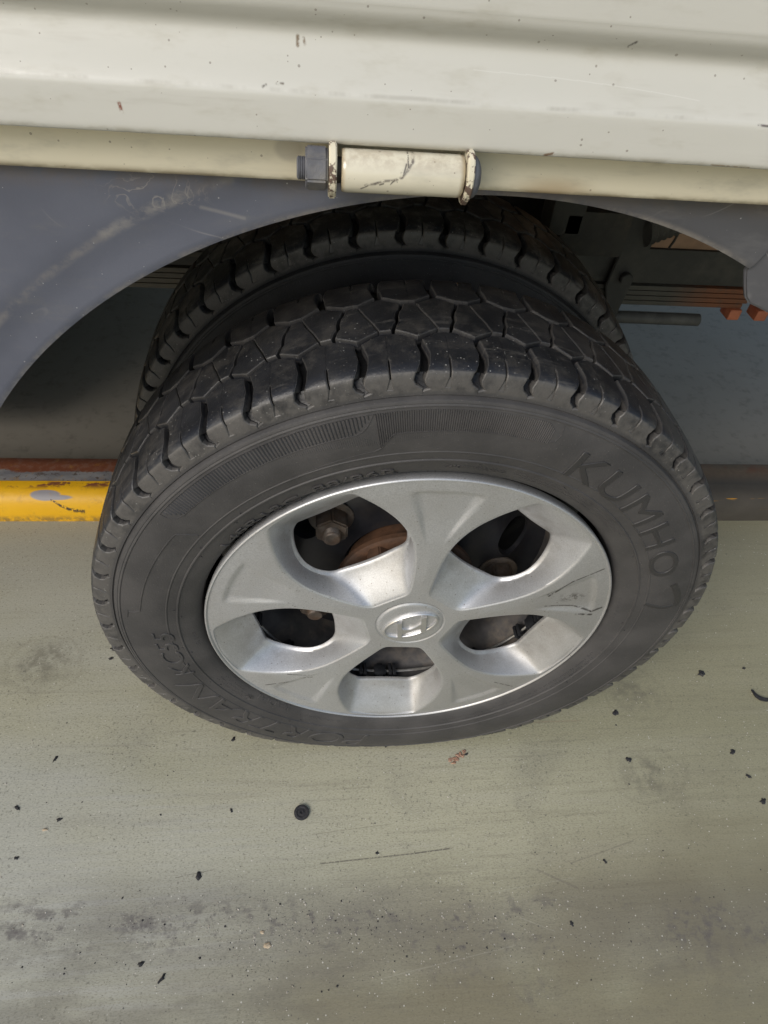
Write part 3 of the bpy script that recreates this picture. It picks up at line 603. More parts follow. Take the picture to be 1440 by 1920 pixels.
# --- raised writing and mouldings on the sidewall
def ring_pts(r, a):                                           # r in mm, a in degrees
    a = np.radians(a); return r * np.sin(a) / 1000., r * np.cos(a) / 1000.
def text_polys(txt):
    cu = bpy.data.curves.new('t', 'FONT'); cu.body = txt; cu.size = 1.0; cu.extrude = .02; cu.resolution_u = 4; cu.bevel_depth = .010; cu.bevel_resolution = 0
    cu.offset = TXT_BOLD[0]; cu.space_character = TXT_BOLD[1]
    ob = bpy.data.objects.new('t', cu); COL.objects.link(ob); dg = bpy.context.evaluated_depsgraph_get(); dg.update()
    me = bpy.data.meshes.new_from_object(ob.evaluated_get(dg)); bpy.data.objects.remove(ob); bpy.data.curves.remove(cu)
    return me
TXT_BOLD = [.0, 1.0]
def ring_text(name, txt, a0, a1, r0, r1, h=.0006, bold=.0, shear=0., mat=None, parent=None, sp=1.0):
    TXT_BOLD[0] = bold; TXT_BOLD[1] = sp; me = text_polys(txt); bm = bmesh.new(); bm.from_mesh(me); bpy.data.meshes.remove(me)
    V = np.array([v.co[:] for v in bm.verts]); x0, y0 = V[:, 0].min(), V[:, 1].min(); w = V[:, 0].max() - x0; hh = V[:, 1].max() - y0
    for v in bm.verts:
        ny = (v.co.y - y0) / hh; v.co.x = (v.co.x - x0) / w + shear * (ny - .5); v.co.y = ny
    for q in np.linspace(0, 1, max(3, int((r1 - r0) / 3) + 1))[1:-1]:
        bmesh.ops.bisect_plane(bm, geom=list(bm.verts) + list(bm.edges) + list(bm.faces), plane_co=(0, q, 0), plane_no=(0, 1, 0))
    for v in bm.verts:
        a = a0 + (a1 - a0) * v.co.x; r = r0 + (r1 - r0) * v.co.y; x, z = ring_pts(r, a)
        zz = v.co.z / .030; v.co = (x, side_y(r) / 1000. - (h * zz if zz > 0 else -.0006), z)
    return link(name, bm_mesh(name, bm, smooth=False), mat or M_LETTER, parent)
ring_text('raised_lettering', 'KUMHO', 24.6, 70.6, 216.5, 241.5, .0009, -.002, sp=1.12, parent=wheel)
ring_text('raised_lettering', 'PORTRAN', -172.5, -113, 217.5, 243, .0010, -.008, .04, M_LETTER2, wheel)
ring_text('raised_lettering', 'KC55', -108.5, -89.8, 214, 233, .0011, -.010, .04, M_TYRE, wheel)
ring_text('raised_lettering', '145R13C', -55.2, -31, 190.9, 198.6, .0014, -.010, 0, M_TYRE, wheel)
ring_text('raised_lettering', '88/86R', -27.4, -8.6, 193.4, 201, .0014, -.010, 0, M_TYRE, wheel)
ring_text('raised_lettering', 'RADIAL', -144, -130.5, 192, 198, .0006, 0, 0, M_TYRE, wheel)
ring_text('raised_lettering', 'SAFETY WARNING', 1, 14, 199.5, 202.5, .0005, 0, 0, M_TYRE, wheel)
def strip(pts, w, h, closed=False):                           # raised moulding: polyline in (r, a) on the sidewall, triangular section
    pts = np.array(pts, float); V = []; xy = np.array([ring_pts(r, a) for r, a in pts]); n = len(pts)
    for i in range(n):
        t = xy[min(i + 1, n - 1)] - xy[max(i - 1, 0)]; t /= np.hypot(*t) + 1e-12; nn = np.array([-t[1], t[0]])
        y = side_y(pts[i, 0]) / 1000.
        for o, hh in ((-w, .0004), (-w * .4, -h), (w * .4, -h), (w, .0004)): V.append((xy[i, 0] + nn[0] * o, y + hh, xy[i, 1] + nn[1] * o))
    return V, grid_faces(n, 4)
def arc(r0, r1, a0, a1, n=24): return [(r0 + (r1 - r0) * t, a0 + (a1 - a0) * t) for t in np.linspace(0, 1, n)]
def poly_join(parts):
    V = []; F = []
    for v, f in parts: n = len(V); V += [tuple(q) for q in v]; F += [tuple(i + n for i in ff) for ff in f]
    return V, F
mould = [strip(arc(253.2, 253.2, -53, -11.6, 40), .0004, .0005), strip(arc(240, 239.5, -50.5, -15.2, 40), .0005, .0006), strip([(252.8, -53), (247, -52.8), (242, -51.8), (240, -50.2)], .0004, .0005), strip([(239.5, -15.2), (241, -14), (245, -12.9), (253, -11.7)], .0005, .0006),
         strip([(223, -12.6), (225, -11.3), (235.5, -9.2), (236.3, -8.6)], .0006, .0006), strip(arc(236.3, 237.6, -8.4, 17, 30), .0005, .0005), strip([(237.6, 17), (241, 18.6), (247, 19.0), (254, 18.6)], .0004, .0004), strip(arc(223, 217.6, -12.6, -30, 14), .0004, .0003),
         strip([(220, -53.4), (227, -54.3), (234.3, -55.4)] + arc(235, 238.4, -56, -80, 22) + [(239, -81.6), (243, -82.3), (249, -82.4)], .0007, .0006), strip([(249, -82.2), (250, -84.5)], .0006, .0006)]
V, F = poly_join(mould); link('moulded_line', mesh('moulded_line', V, F, angle=20), M_TYRE, wheel)
def ribs(a0, a1, stepd, rfun, h, frac=.5):
    V = []; F = []
    for a in np.arange(a0, a1, stepd):
        lo, hi = rfun(a)
        if hi - lo < 1.5: continue
        n = len(V); k = max(3, int((hi - lo) / 4))
        for r in np.linspace(lo, hi, k):
            y = side_y(r) / 1000.; d = stepd * frac / 2
            for da, hh in ((-d, .0002), (0, -h), (d, .0002)): x, z = ring_pts(r, a + da); V.append((x, y + hh, z))
        F += [tuple(i + n for i in f) for f in grid_faces(k, 3)]
    return V, F
V, F = poly_join([ribs(-52.2, -12.2, .60, lambda a: (240.6 + max(0, (a + 15.2) * 3.6) + max(0, (-50 - a) * 4), 252.8), .0010, .8),
                  ribs(-11.4, 17.6, .36, lambda a: (237.2 if a > -8.8 else 224 + (a + 11.6) * 4.2, 253.2 - max(0, a - 16) * 3), .0007, .8), ribs(-30, 2, .36, lambda a: (228 + max(0, -12 - a) * .55 + max(0, a + 10) * .5, 235.6 if a > -9 else 238.0 - max(0, a + 14.5) * 2.6), .0002, .8)])
o = link('serrated_rib_band', mesh('serrated_rib_band', V, F, angle=20), M_TYRE, wheel); tag(o, kind='stuff')
def marks():                                                   # lines of tiny moulded print, too small to read
    rr = random.Random(5); V = []; F = []
    def bar(r, a, dr, da, h=.0004):
        n = len(V)
        for (q, w, hh) in ((-1, -1, .0003), (1, -1, .0003), (1, 1, .0003), (-1, 1, .0003), (-.7, -.7, -h), (.7, -.7, -h), (.7, .7, -h), (-.7, .7, -h)):
            R = r + dr * q; x, z = ring_pts(R, a + da * w); V.append((x, side_y(R) / 1000. + hh, z))
        F.extend([tuple(i + n for i in f) for f in ((4, 5, 6, 7), (0, 1, 5, 4), (1, 2, 6, 5), (2, 3, 7, 6), (3, 0, 4, 7))])
    for (a0, a1, r, hgt, gaps) in ((108, 163, 205, 1.7, 9), (106, 163, 200.5, 1.5, 11), (16, 52, 204.5, .9, 40), (16, 50, 201.8, .8, 40), (18, 48, 199, .8, 40), (-127, -115, 203, 1.3, 14), (-127, -115, 199.6, 1.3, 14), (-127, -116, 196, 1.3, 14), (-126, -118, 192.6, 1.2, 14), (-163, -149, 198, 1.6, 7), (-98, -92, 197, 2.2, 6), (80, 88, 196, 1.5, 6)):
        a = a0
        while a < a1:
            if rr.random() < 1. / gaps: a += .9
            w = .20 if hgt > 1 else .14
            bar(r, a, hgt * rr.uniform(.6, 1), w * .35)
            if rr.random() < .7: bar(r + hgt * rr.choice((-.75, 0, .75)), a + w * .7, hgt * .22, w * .7)
            a += w * 3.2 * rr.uniform(.8, 1.25)
    for a in (-84, -60, -46, 8, 28, 61, 90, 118, 152, 178, -150, -118, -100): bar(205.5, a, .5, .22, .0012); bar(211, a + 3, .9, .06, .0008)
    return mesh('fine_moulded_print', V, F, smooth=False)
tag(link('fine_moulded_print', marks(), M_TYRE, wheel), kind='stuff')
V = []; F = []
for r_ in (4.2, 2.2):
    v, f = tube([((201.5 * math.sin(math.radians(-129)) + r_ * math.cos(t) * 1.0) / 1000., -.0082, (201.5 * math.cos(math.radians(-129)) + r_ * math.sin(t)) / 1000.) for t in np.linspace(0, 2 * PI, 28, endpoint=False)], .0004, 5, closed=True)
    n = len(V); V += v; F += [tuple(i + n for i in q) for q in f]
link('moulded_ring', mesh('moulded_ring', V, F), M_TYRE, wheel)
# wing mark after the name
V, F = poly_join([strip([(238.5, 74.8), (242, 77.0), (245.5, 79.4), (247.5, 81.8), (247, 83.2)], .0042, .0006), strip([(247, 83.0), (240, 83.3), (233, 83.0), (226, 82.3), (219, 81.4), (217, 81.2)], .0032, .0006)])
link('raised_mark', mesh('raised_mark', V, F, angle=20), M_LETTER, wheel)

# --- wheel cover
OFF = 4.0
P_ = [(181, 0), (181, 6), (180.6, 9.6), (179.4, 11.5), (176.5, 12.7), (170, 14.6), (158, 18.0), (143, 21.9), (128, 25.0), (112, 27.3), (95, 28.2), (78, 28.0), (62, 26.8), (52, 25.2), (46.5, 22.4), (44, 17.5), (42.4, 8.5), (41.9, 0)]
H_ = [(147.6, 0), (148.4, 5), (150, 9), (150.8, 10.9), (149.8, 12.8), (146, 15.6), (138.5, 19.0), (128.5, 22.6), (117, 25.4), (106, 26.7), (97, 26.8), (90.5, 26.3), (86.2, 24.8), (82.8, 22.4), (79.5, 18.6), (76, 13), (73.7, 6.5), (73, 0)]
S_ = [(183.6, 0), (183.6, 9), (183.6, 18), (183.6, 27), (183.6, 36), (170, 36), (155, 36), (141, 36), (126, 36), (111, 36), (95, 36), (79, 36), (63, 36), (48, 36), (33, 36), (33, 24), (33, 12), (33, 0)]
def closed_outline(P, smooth=True, k=6):
    right = np.array(P, float); left = right[-2:0:-1] * [1, -1]; allp = np.vstack([right, left])
    if smooth:
        ca = np.stack([allp[:, 0] * np.sin(np.radians(allp[:, 1])), allp[:, 0] * np.cos(np.radians(allp[:, 1]))], 1); q = catmull(ca, k, closed=True)
        return np.stack([np.hypot(q[:, 0], q[:, 1]), np.degrees(np.arctan2(q[:, 0], q[:, 1]))], 1)
    out = []
    for i in range(len(allp)):
        a, b = allp[i], allp[(i + 1) % len(allp)]
        for t in np.arange(k) / k: out.append(a + (b - a) * t)
    return np.array(out)
oS, oP, oH = closed_outline(S_, False), closed_outline(P_), closed_outline(H_)
def dome(r): return -3.6 - 3.6 * np.sqrt(np.clip(1 - (r / 192.) ** 2, 0, 1)) + 1.5 * sstep((60 - r) / 30.)
def indent(r, phi):                                           # shallow wedge pressed into the outer half of each spoke
    psi = phi - 36 * np.sign(phi + 1e-9); x = np.abs(r * np.sin(np.radians(psi)))
    e = np.minimum(np.minimum((r - 96) * .10, 172.5 - r), (8.0 + (r - 112) * .345) - x)
    ridge = 1.5 * sstep(1 - x / 9.) * sstep((r - 52) / 22.) * sstep((112 - r) / 40.)
    return 2.5 * sstep(e / 3.6) * sstep((r - 104) / 42.) - ridge * .4
def cap_mesh():
    NR1, NR2 = 20, 16; M = len(oS); rings = []
    for t in np.linspace(0, 1, NR1):
        tt = 1 - (1 - t) ** 1.25; pol = oS + (oP - oS) * tt; r, ph = pol[:, 0], pol[:, 1]
        dist = np.hypot((oP[:, 0] - r), np.radians(oP[:, 1] - ph) * r)
        y = dome(r) + indent(r, ph) + 1.0 * (1 - sstep(dist / 2.0)) + 2.2 * np.exp(-dist / 9.0) * .25
        rings.append((r, ph, y))
    yP = rings[-1][2]
    ctr = np.cos(np.linspace(0, 2 * PI, M, endpoint=False))    # +1 outer lip, -1 hub side
    dh = 18.0 + 6.0 * sstep((oH[:, 0] - 112) / 40.) + 5.0 * sstep((108 - oH[:, 0]) / 36.)
    for k in range(1, NR2 + 1):
        t = k / NR2; pol = oP + (oH - oP) * t
        rings.append((pol[:, 0], pol[:, 1], yP + dh * (.80 * t + .20 * float(sstep(np.array(t))))))
    yH = rings[-1][2]
    for (k, dy) in ((.06, .9), (.06, 3.2)):
        pol = oH.copy(); c = np.array([108., 0]); pol[:, 0] += (c[0] - pol[:, 0]) * .015 * (dy / .9) ** .3; pol[:, 1] *= 1 - .03 * (dy / .9) ** .3
        rings.append((pol[:, 0], pol[:, 1], yH + dy))
    R = np.array([q[0] for q in rings]); A = np.array([q[1] for q in rings]); Y = np.array([q[2] for q in rings])
    Vs = []; Fs = []; n0 = 0; F0 = grid_faces(len(rings), M, closed_m=True)
    for s in range(5):
        a = np.radians(A + OFF + 36 + 72 * s); Vs.append(np.stack([R * np.sin(a), Y, R * np.cos(a)], -1).reshape(-1, 3) / 1000.); Fs += [tuple(i + n0 for i in f) for f in F0]; n0 += R.size
    # rim lip and hub disc
    def yl(r): return float(dome(np.array(r)))
    lip = [(yl(183.6), 183.6), (yl(183.6) - .9, 184.1), (yl(183.6) - 1.5, 184.8), (yl(183.6) - 1.3, 185.6), (yl(183.6) - .3, 186.2), (yl(183.6) + 1.2, 186.4), (yl(183.6) + 3, 186.2), (5, 185)]
    hub = [(yl(33), 33.0), (yl(33) + .4, 32.4), (yl(33) + 1.0, 31.6), (yl(33) + .9, 31.0), (yl(33) - .2, 30.2), (yl(33) - .7, 29.0), (yl(33) - 1.0, 26), (yl(33) - 1.6, 15), (yl(33) - 1.8, .05)]
    for pr2 in (lip, hub):
        V, F = lathe_y(np.array(pr2) / 1000., 240); Vs.append(V); Fs += [tuple(i + n0 for i in f) for f in F]; n0 += len(V)
    bm = bmesh.new(); me = mesh('h', np.vstack(Vs), Fs, smooth=False); bm.from_mesh(me); bpy.data.meshes.remove(me)
    bmesh.ops.remove_doubles(bm, verts=bm.verts, dist=.00006)
    return bm_mesh('wheel_cover', bm, angle=50), yl(33) - 1.7
cap_me, hub_y = cap_mesh()
cap = link('wheel_cover', cap_me, M_CAP, wheel)
# emblem: slanted oval ring and the leaning letter inside it
eb = bmesh.new()
def ell(k, n=56):
    ca, sa = math.cos(math.radians(27.5)), math.sin(math.radians(27.5)); out = []
    for t in np.linspace(0, 2 * PI, n, endpoint=False):
        x, z = (27.4 - k) * math.cos(t), (16.4 - k) * math.sin(t); out.append((x * ca - z * sa, x * sa + z * ca))
    return out
yb = hub_y
Lps = [[eb.verts.new((x / 1000., (yb + dy) / 1000., z / 1000.)) for x, z in ell(k)] for k, dy in ((0, 1.2), (.25, -1.2), (1.0, -2.0), (1.9, -2.0), (2.5, -1.3), (2.7, 1.2))]
for A, B in zip(Lps[:-1], Lps[1:]):
    for i in range(len(A)): j = (i + 1) % len(A); eb.faces.new((A[i], A[j], B[j], B[i]))
def slab(pts, h0, h1, c=.55):
    P2 = np.array(pts, float); P2[:, 1] -= 5.2; n = len(P2); ar = sum(P2[i - 1][0] * P2[i][1] - P2[i][0] * P2[i - 1][1] for i in range(n))
    if ar < 0: P2 = P2[::-1]
    ins = []
    for i in range(n):
        a, b, d = P2[i - 1], P2[i], P2[(i + 1) % n]; e1 = (b - a) / np.hypot(*(b - a)); e2 = (d - b) / np.hypot(*(d - b)); n1 = np.array([-e1[1], e1[0]]); n2 = np.array([-e2[1], e2[0]]); m = n1 + n2; L = np.hypot(*m); m = m / (L + 1e-9); ins.append(b + m * min(c / max(.4, L / 2), c * 1.6))
    lo = [eb.verts.new((x / 1000, (yb + h0) / 1000, z / 1000)) for x, z in P2]; hi = [eb.verts.new((x / 1000, (yb + h1) / 1000, z / 1000)) for x, z in ins]
    for i in range(n): j = (i + 1) % n; eb.faces.new((lo[i], lo[j], hi[j], hi[i]))
    f = eb.faces.new(hi); bmesh.ops.triangulate(eb, faces=[f])
slab(catmull([(-13.2, 11.2), (-12.6, 3), (-11.8, -5), (-10.9, -15.6)], 4).tolist() + catmull([(-5.6, -13.4), (-6.4, -6), (-7.4, 1), (-8.1, 12.6)], 4).tolist(), 1.0, -2.7)
slab(catmull([(8.4, 19.0), (9.2, 10), (10.2, 2), (10.8, -5.6)], 4).tolist() + catmull([(15.6, -3.2), (15.2, 6), (14.4, 13), (13.8, 21.6)], 4).tolist(), 1.0, -2.7)
slab(catmull([(-8.6, 2.4), (-5, .2), (0, .5), (5, 4.2), (10.5, 10.5)], 5).tolist() + catmull([(11.4, -.5), (6, -.2), (1, -2.8), (-3.4, -7.5), (-7.6, -9.5)], 5).tolist(), 1.0, -1.8)
link('emblem', bm_mesh('emblem', eb, angle=35), M_EMB, wheel)

# --- steel rim behind the cover: barrel, dished disc with hand holes, hub, nuts
def rim_mesh():
    V, F = lathe_y(np.array([(6, 183), (2, 181), (3, 178), (9, 176), (11, 171), (12, 168), (20, 165), (36, 163), (46, 160), (58, 150.5), (70, 149), (108, 150), (112, 165), (116, 172)]) / 1000., 96); return mesh('rim', V, F, angle=40)
link('rim_barrel', rim_mesh(), M_BARREL, wheel)
def disc_mesh():
    n = 8; Vs = []; Fs = []; n0 = 0; k = 8
    for s in range(n):
        S = []
        for (r, p) in [(150, -22.5), (150, -11), (150, 0), (150, 11), (150, 22.5), (128, 22.5), (106, 22.5), (82, 22.5), (60, 22.5), (60, 0), (60, -22.5), (82, -22.5), (106, -22.5), (128, -22.5)]: S.append((r, p))
        S = np.array(S, float); c = np.array([113., 0.]); m = len(S); S2 = []
        for i in range(m):
            for t in np.arange(4) / 4: S2.append(S[i] + (S[(i + 1) % m] - S[i]) * t)
        S2 = np.array(S2); xy = np.stack([S2[:, 0] * np.sin(np.radians(S2[:, 1])), S2[:, 0] * np.cos(np.radians(S2[:, 1]))], 1) - [0, 113]
        th = np.arctan2(xy[:, 0], xy[:, 1]); Hh = np.stack([23 * np.sin(th), 17 * np.cos(th)], 1)
        R = []
        for t in np.linspace(0, 1, 7): R.append(xy + (Hh - xy) * t)
        R.append(Hh * .95); R = np.array(R) + [0, 113]; rad = np.hypot(R[..., 0], R[..., 1]); ang = np.arctan2(R[..., 0], R[..., 1]) + math.radians(45 * s + 30)
        y = 66 + 24 * sstep((rad - 96) / 40.); y[-1] += 6
        Vs.append(np.stack([rad * np.sin(ang), y, rad * np.cos(ang)], -1).reshape(-1, 3) / 1000.); Fs += [tuple(i + n0 for i in f) for f in grid_faces(len(R), len(S2), closed_m=True)]; n0 += rad.size
    return mesh('rim_disc', np.vstack(Vs), Fs, angle=40)
link('rim_disc', disc_mesh(), M_RIM, wheel)
V, F = lathe_y(np.array([(70, 56), (53, 57), (51, 64), (48, 67.5), (43, 67.5), (40.5, 65), (40, 60), (40, 44), (36, 42), (30, 38), (27, 30), (26, .5)]) / 1000., 48); link('wheel_hub', mesh('wheel_hub', V, F, angle=40), M_RUST, wheel)
nut_me = hexnut('lug_nut', .0165, .020, 'Y')
V, F = lathe_y(np.array([(-12, .3), (-12, 7.0), (-11, 8.0)] + sum([[(-10 + 1.6 * k, 8.4), (-9.2 + 1.6 * k, 7.6)] for k in range(7)], [])) / 1000., 20); stud_me = mesh('lug_stud', V, F)
V, F = lathe_y(np.array([(0, 21), (-1.5, 21), (-2.5, 19.5), (-2.5, 12)]) / 1000., 24); wash_me = mesh('lug_washer', V, F)
for k in range(5):
    a = math.radians(-47 + 72 * k); x, z = .1 * math.sin(a), .1 * math.cos(a)
    for me, m, y in ((nut_me, M_NUTD, .056), (stud_me, M_NUTD, .046), (wash_me, M_NUTD, .0665)):
        if me is stud_me: y = .050
        o = link(me.name, me, m, wheel); o.location = (x, y, z); o.rotation_euler = (0, .3 * k, 0)
bolt_me = hexnut('hub_bolt', .0115, .014, 'Y')
for k in range(10):
    a = math.radians(-33 + 36 * k); o = link('hub_bolt', bolt_me, M_RUST, wheel); o.location = (.055 * math.sin(a), .034, .055 * math.cos(a)); o.rotation_euler = (0, .7 * k, 0)
# spring wire that clips the cover on, with its plastic hooks
wire = [(.1535 * math.sin(t), .0345, .1535 * math.cos(t)) for t in np.linspace(0, 2 * PI, 96, endpoint=False)]
V, F = tube(wire, .0016, 8, closed=True); link('retaining_wire', mesh('retaining_wire', V, F), M_WIRE, wheel)
clip_bm = box(-.0065, .0065, .0285, .0405, .1490, .1580, .0012); box(-.0035, .0035, .0265, .0425, .1500, .1595, .0010, bm=clip_bm); clip_me = bm_mesh('cover_clip', clip_bm)
hook_me = bm_mesh('cover_hook', box(-.0017, .0017, .0275, .0415, .1480, .1590, .0006))
for k in range(10):
    o = link('cover_clip', clip_me, M_BLACKPL, wheel); o.rotation_euler = (0, math.radians(5.5 + 36 * k), 0)
    for d in (-6.2, -4.4, 6.5, 8.4):
        o = link('cover_hook', hook_me, M_BLACKPL, wheel); o.rotation_euler = (0, math.radians(5.5 + 36 * k + d), 0)

# --- inner twin wheel
wheel2 = empty('wheel', (0, .203, RZ), truck); wheel2['label'] = 'inner rear wheel of the pair, half hidden in shade'
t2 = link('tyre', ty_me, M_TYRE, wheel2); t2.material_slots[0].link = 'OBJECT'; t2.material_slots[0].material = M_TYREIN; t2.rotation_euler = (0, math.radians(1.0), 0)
V, F = lathe_y(np.array([(6, 186), (2, 181), (9, 176), (12, 166), (40, 160), (40, 60), (120, 60)]) / 1000., 64); link('rim_barrel', mesh('rim_barrel', V, F, angle=40), M_RIM, wheel2)

# --- chassis seen round the wheels
V, F = tube([(0, .24, RZ), (0, .45, RZ), (0, .60, RZ), (0, 1.1, RZ), (0, 1.6, RZ)], [.05, .05, .045, .045, .045], 20); link('axle_tube', mesh('axle_tube', V, F), M_DARK, truck)
ls = empty('leaf_spring', (0, .46, .36), truck)
for k in range(4):
    L0, L1 = (-.62, .62) if k < 2 else ((-.45, .505) if k == 2 else (-.40, .500))
    o = link('leaf', bm_mesh('leaf', box(L0, L1, -.010, .055, .0205 - k * .0072 - .0062, .0205 - k * .0072, .0008)), M_LEAF, ls)
    o.location.z = .010
for k, z in enumerate((.412, .424)):
    o = link('leaf', bm_mesh('leaf', box(-.62, -.18, -.010, .055, z - .36 - .0062, z - .36, .0008)), M_LEAF, ls)
def rbox(name, mat, *a, bev=.002, parent=truck): return link(name, bm_mesh(name, box(*a, bev)), mat, parent)
rbox('frame_rail', M_RAIL, -2.2, 1.05, .452, .52, .393, .440)
rbox('cross_member', M_RUSTPANEL, -.3, .95, .62, .70, .44, .652)
link('slanted_member', mesh('slanted_member', [(x, y, z) for x in (.30, .95) for y, z in ((.4560, .4405), (.4560, .4500), (.4720, .53), (.515, .53), (.515, .4405))], [(0, 1, 6, 5), (1, 2, 7, 6), (2, 3, 8, 7), (3, 4, 9, 8), (4, 0, 5, 9), (4, 3, 2, 1, 0), (5, 6, 7, 8, 9)], smooth=False), M_RUSTPANEL, truck)
V, F = tube([(.366, .4555, .4408), (.369, .4555, .4500), (.392, .4712, .528)], .0016, 6); link('seam', mesh('seam', V, F), M_DARK, truck)
V, F = tube([(.24, .44, .53), (.29, .445, .505), (.335, .448, .500), (.42, .452, .478), (.9, .452, .472)], .0045, 8); link('brake_pipe', mesh('brake_pipe', V, F), M_COIL, truck)
V, F = tube([(-.9, .505, .470), (-.4, .50, .474), (-.2, .49, .49)], .0055, 8); link('cable', mesh('cable', V, F), M_BLACKPL, truck)
V, F = tube([(.30, .452, .343), (.36, .452, .3428), (.41, .452, .3424), (.447, .452, .342)], .0085, 16); link('u_bolt_end', mesh('u_bolt_end', V, F, angle=60), M_COIL, truck)
for x in (.484, .524): rbox('rubber_pad', M_ORANGE, x, x + .017, .445, .47, .347, .3625, bev=.002)
# spring hanger bracket with bolt
hb = bmesh.new()
pts = [(.268, .500), (.310, .500), (.318, .455), (.312, .42), (.306, .37), (.304, .335), (.288, .335), (.286, .37), (.276, .40), (.280, .44), (.270, .46)]
link('spring_hanger', plate('spring_hanger', [(x + .016, z - .006) for x, z in pts], .440, .447, .0012), M_RAIL, truck)
o = link('hanger_bolt', hexnut('hanger_bolt', .0085, .008, 'Y'), M_RAIL, truck); o.location = (.313, .4350, .407)
rbox('spring_clamp', M_DARK, .20, .285, .41, .47, .445, .50, bev=.006)
pr_ = []
for k in range(7): pr_ += [(.008 * k, .0215 - .0006 * k), (.008 * k + .004, .0175 - .0006 * k)]
V, F = lathe_x([(-.004, .001)] + pr_ + [(.056, .012), (.06, .001)], 28)
o = link('bump_stop', mesh('bump_stop', V, F, angle=70), M_COIL, truck); o.location = (.318, .445, .468); o.rotation_euler = (0, -.25, .15)
rbox('shock_mount', M_RUSTPANEL, .17, .225, .40, .46, .515, .60, bev=.003); rbox('shock_mount', M_RAIL, .185, .225, .41, .45, .47, .512, bev=.003)
V, F = tube([(.22, .40, .56), (.235, .40, .53), (.262, .405, .515), (.30, .41, .50), (.33, .43, .505)], .005, 8); link('brake_hose', mesh('brake_hose', V, F), M_BLACKPL, truck)
rbox('gusset_plate', M_DARK, .10, .262, .53, .60, .34, .50, bev=.003)
rbox('bed_floor', M_BED, -2.25, 1.05, .05, 1.66, .655, .668, bev=0)
for x in (-1.7, -1.1, -.55, .55, .9): rbox('cross_member', M_DARK, x, x + .06, .05, 1.60, .56, .652, bev=.002)
rbox('frame_rail', M_RAIL, -2.2, 1.05, 1.14, 1.21, .393, .440)

rbox('added_shade_box', M_DARK, -1.75, -.36, 1.46, 1.63, .06, .55, bev=.01)  # unseen box added to cut light from the far side
rbox('added_shade_block', M_DARK, -1.75, -.64, .56, 1.52, .05, .55, bev=.03)  # unseen block added out of frame to darken the deck at left

# ------------------------------------------------------------------ small things lying on the floor
M_CRUMB = simple('black rubber crumb', (.010, .010, .013), (.03, .03, .036), 300, .7, 0, .6, dusty=(.07, .066, .058), amt=.5)
M_PEBBLE = simple('tan pebble', (.36, .28, .19), (.55, .46, .34), 300, .8, 0, .5)
M_FLAKE = simple('rust flake', (.26, .14, .09), (.42, .27, .20), 400, .85, 0, .6)
def crumb(seedv, rx, ry, h, sharp=.45, n=13):
    rr = random.Random(seedv); V = [(0, 0, h * rr.uniform(.7, 1))]; F = []
    prof = [1 + rr.uniform(-sharp, sharp) for _ in range(n)]
    for ring, (k, z) in enumerate(((.45, .92), (.85, .55), (1.0, .08), (.97, -.05))):
        for i in range(n):
            a = 2 * PI * i / n; q = prof[i] * k * (1 + rr.uniform(-.1, .1)); V.append((rx * q * math.cos(a), ry * q * math.sin(a), h * z * rr.uniform(.75, 1.1) if z > .1 else h * z))
    for i in range(n): F.append((0, 1 + i, 1 + (i + 1) % n))
    for r in range(3):
        for i in range(n): j = (i + 1) % n; F.append((1 + r * n + i, 1 + (r + 1) * n + i, 1 + (r + 1) * n + j, 1 + r * n + j))
    return mesh('rubber_crumb', V, F, angle=50)
CR = [  # x, y on the floor (m), size mm, aspect, turn, label
    (.453, .094, 5.6, .75, .5, 'black angular rubber crumb nearest the tyre on the right side of the floor'),
    (.311, .040, 4.6, .9, .9, 'black knobbly rubber crumb below right of the tyre, next to a small dot'),
    (.449, -.020, 3.6, .8, .2, 'grey black rubber crumb at the right, below the curved rubber scrap'),
    (.307, -.024, 3.4, .9, .0, 'dull grey rubber crumb left of the dried puddle ring at right'),
    (.456, -.052, 4.0, .6, 2.6, 'flat dark rubber crumb at the right edge, beside a crumb of the same size'),
    (.460, -.083, 4.2, .8, .7, 'lowest dark rubber crumb along the right edge of the floor'),
    (.240, -.140, 3.1, .45, 2.2, 'slim slanted rubber crumb alone on the lower right floor'),
    (.185, -.199, 2.2, 1., .0, 'small round rubber crumb on the bare olive floor at lower right'),
    (.003, .006, 3.6, .55, .5, 'black rubber crumb just below the bottom of the tyre'),
    (.101, -.009, 2.6, .6, .4, 'small black rubber crumb touching the brownish rust flake'),
    (-.391, .004, 3.8, .5, 1.0, 'slim black rubber crumb at the upper left of the front floor'),
    (-.186, .021, 3.0, .7, .9, 'dark rubber crumb below left of the tyre near its edge'),
    (-.182, -.064, 2.4, .6, 1.9, 'tiny upright rubber crumb left of the black rubber disc'),
    (-.418, -.051, 4.0, .5, 2.6, 'ragged hollow rubber crumb near the left edge of the floor'),
    (-.370, -.066, 3.2, .55, .2, 'black rubber crumb just right of the tan wood chip'),
    (-.211, -.132, 4.2, .75, 1.9, 'large ragged rubber crumb on the lower left floor'),
    (-.258, -.209, 3.4, .7, .6, 'black rubber crumb above the mud smear at the bottom left'),
    (-.236, -.222, 4.4, .35, .95, 'long tilted rubber crumb near the bottom edge of the floor'),
    (-.404, -.104, 2.4, .8, .3, 'small rubber crumb close to the left edge, below the hollow crumb'),
    (-.018, -.118, 2.0, .9, .3, 'small black rubber crumb touching the long dark scratch'),
    (-.353, .153, 4.0, .6, 2.7, 'black rubber crumb beside the left side of the tyre, the upper of two'),
    (-.354, .139, 3.0, .6, .3, 'black rubber crumb beside the left side of the tyre, the lower of two'),
    (.520, .100, 2.4, .8, .2, 'small rubber crumb at the far right, above the curved rubber scrap')]
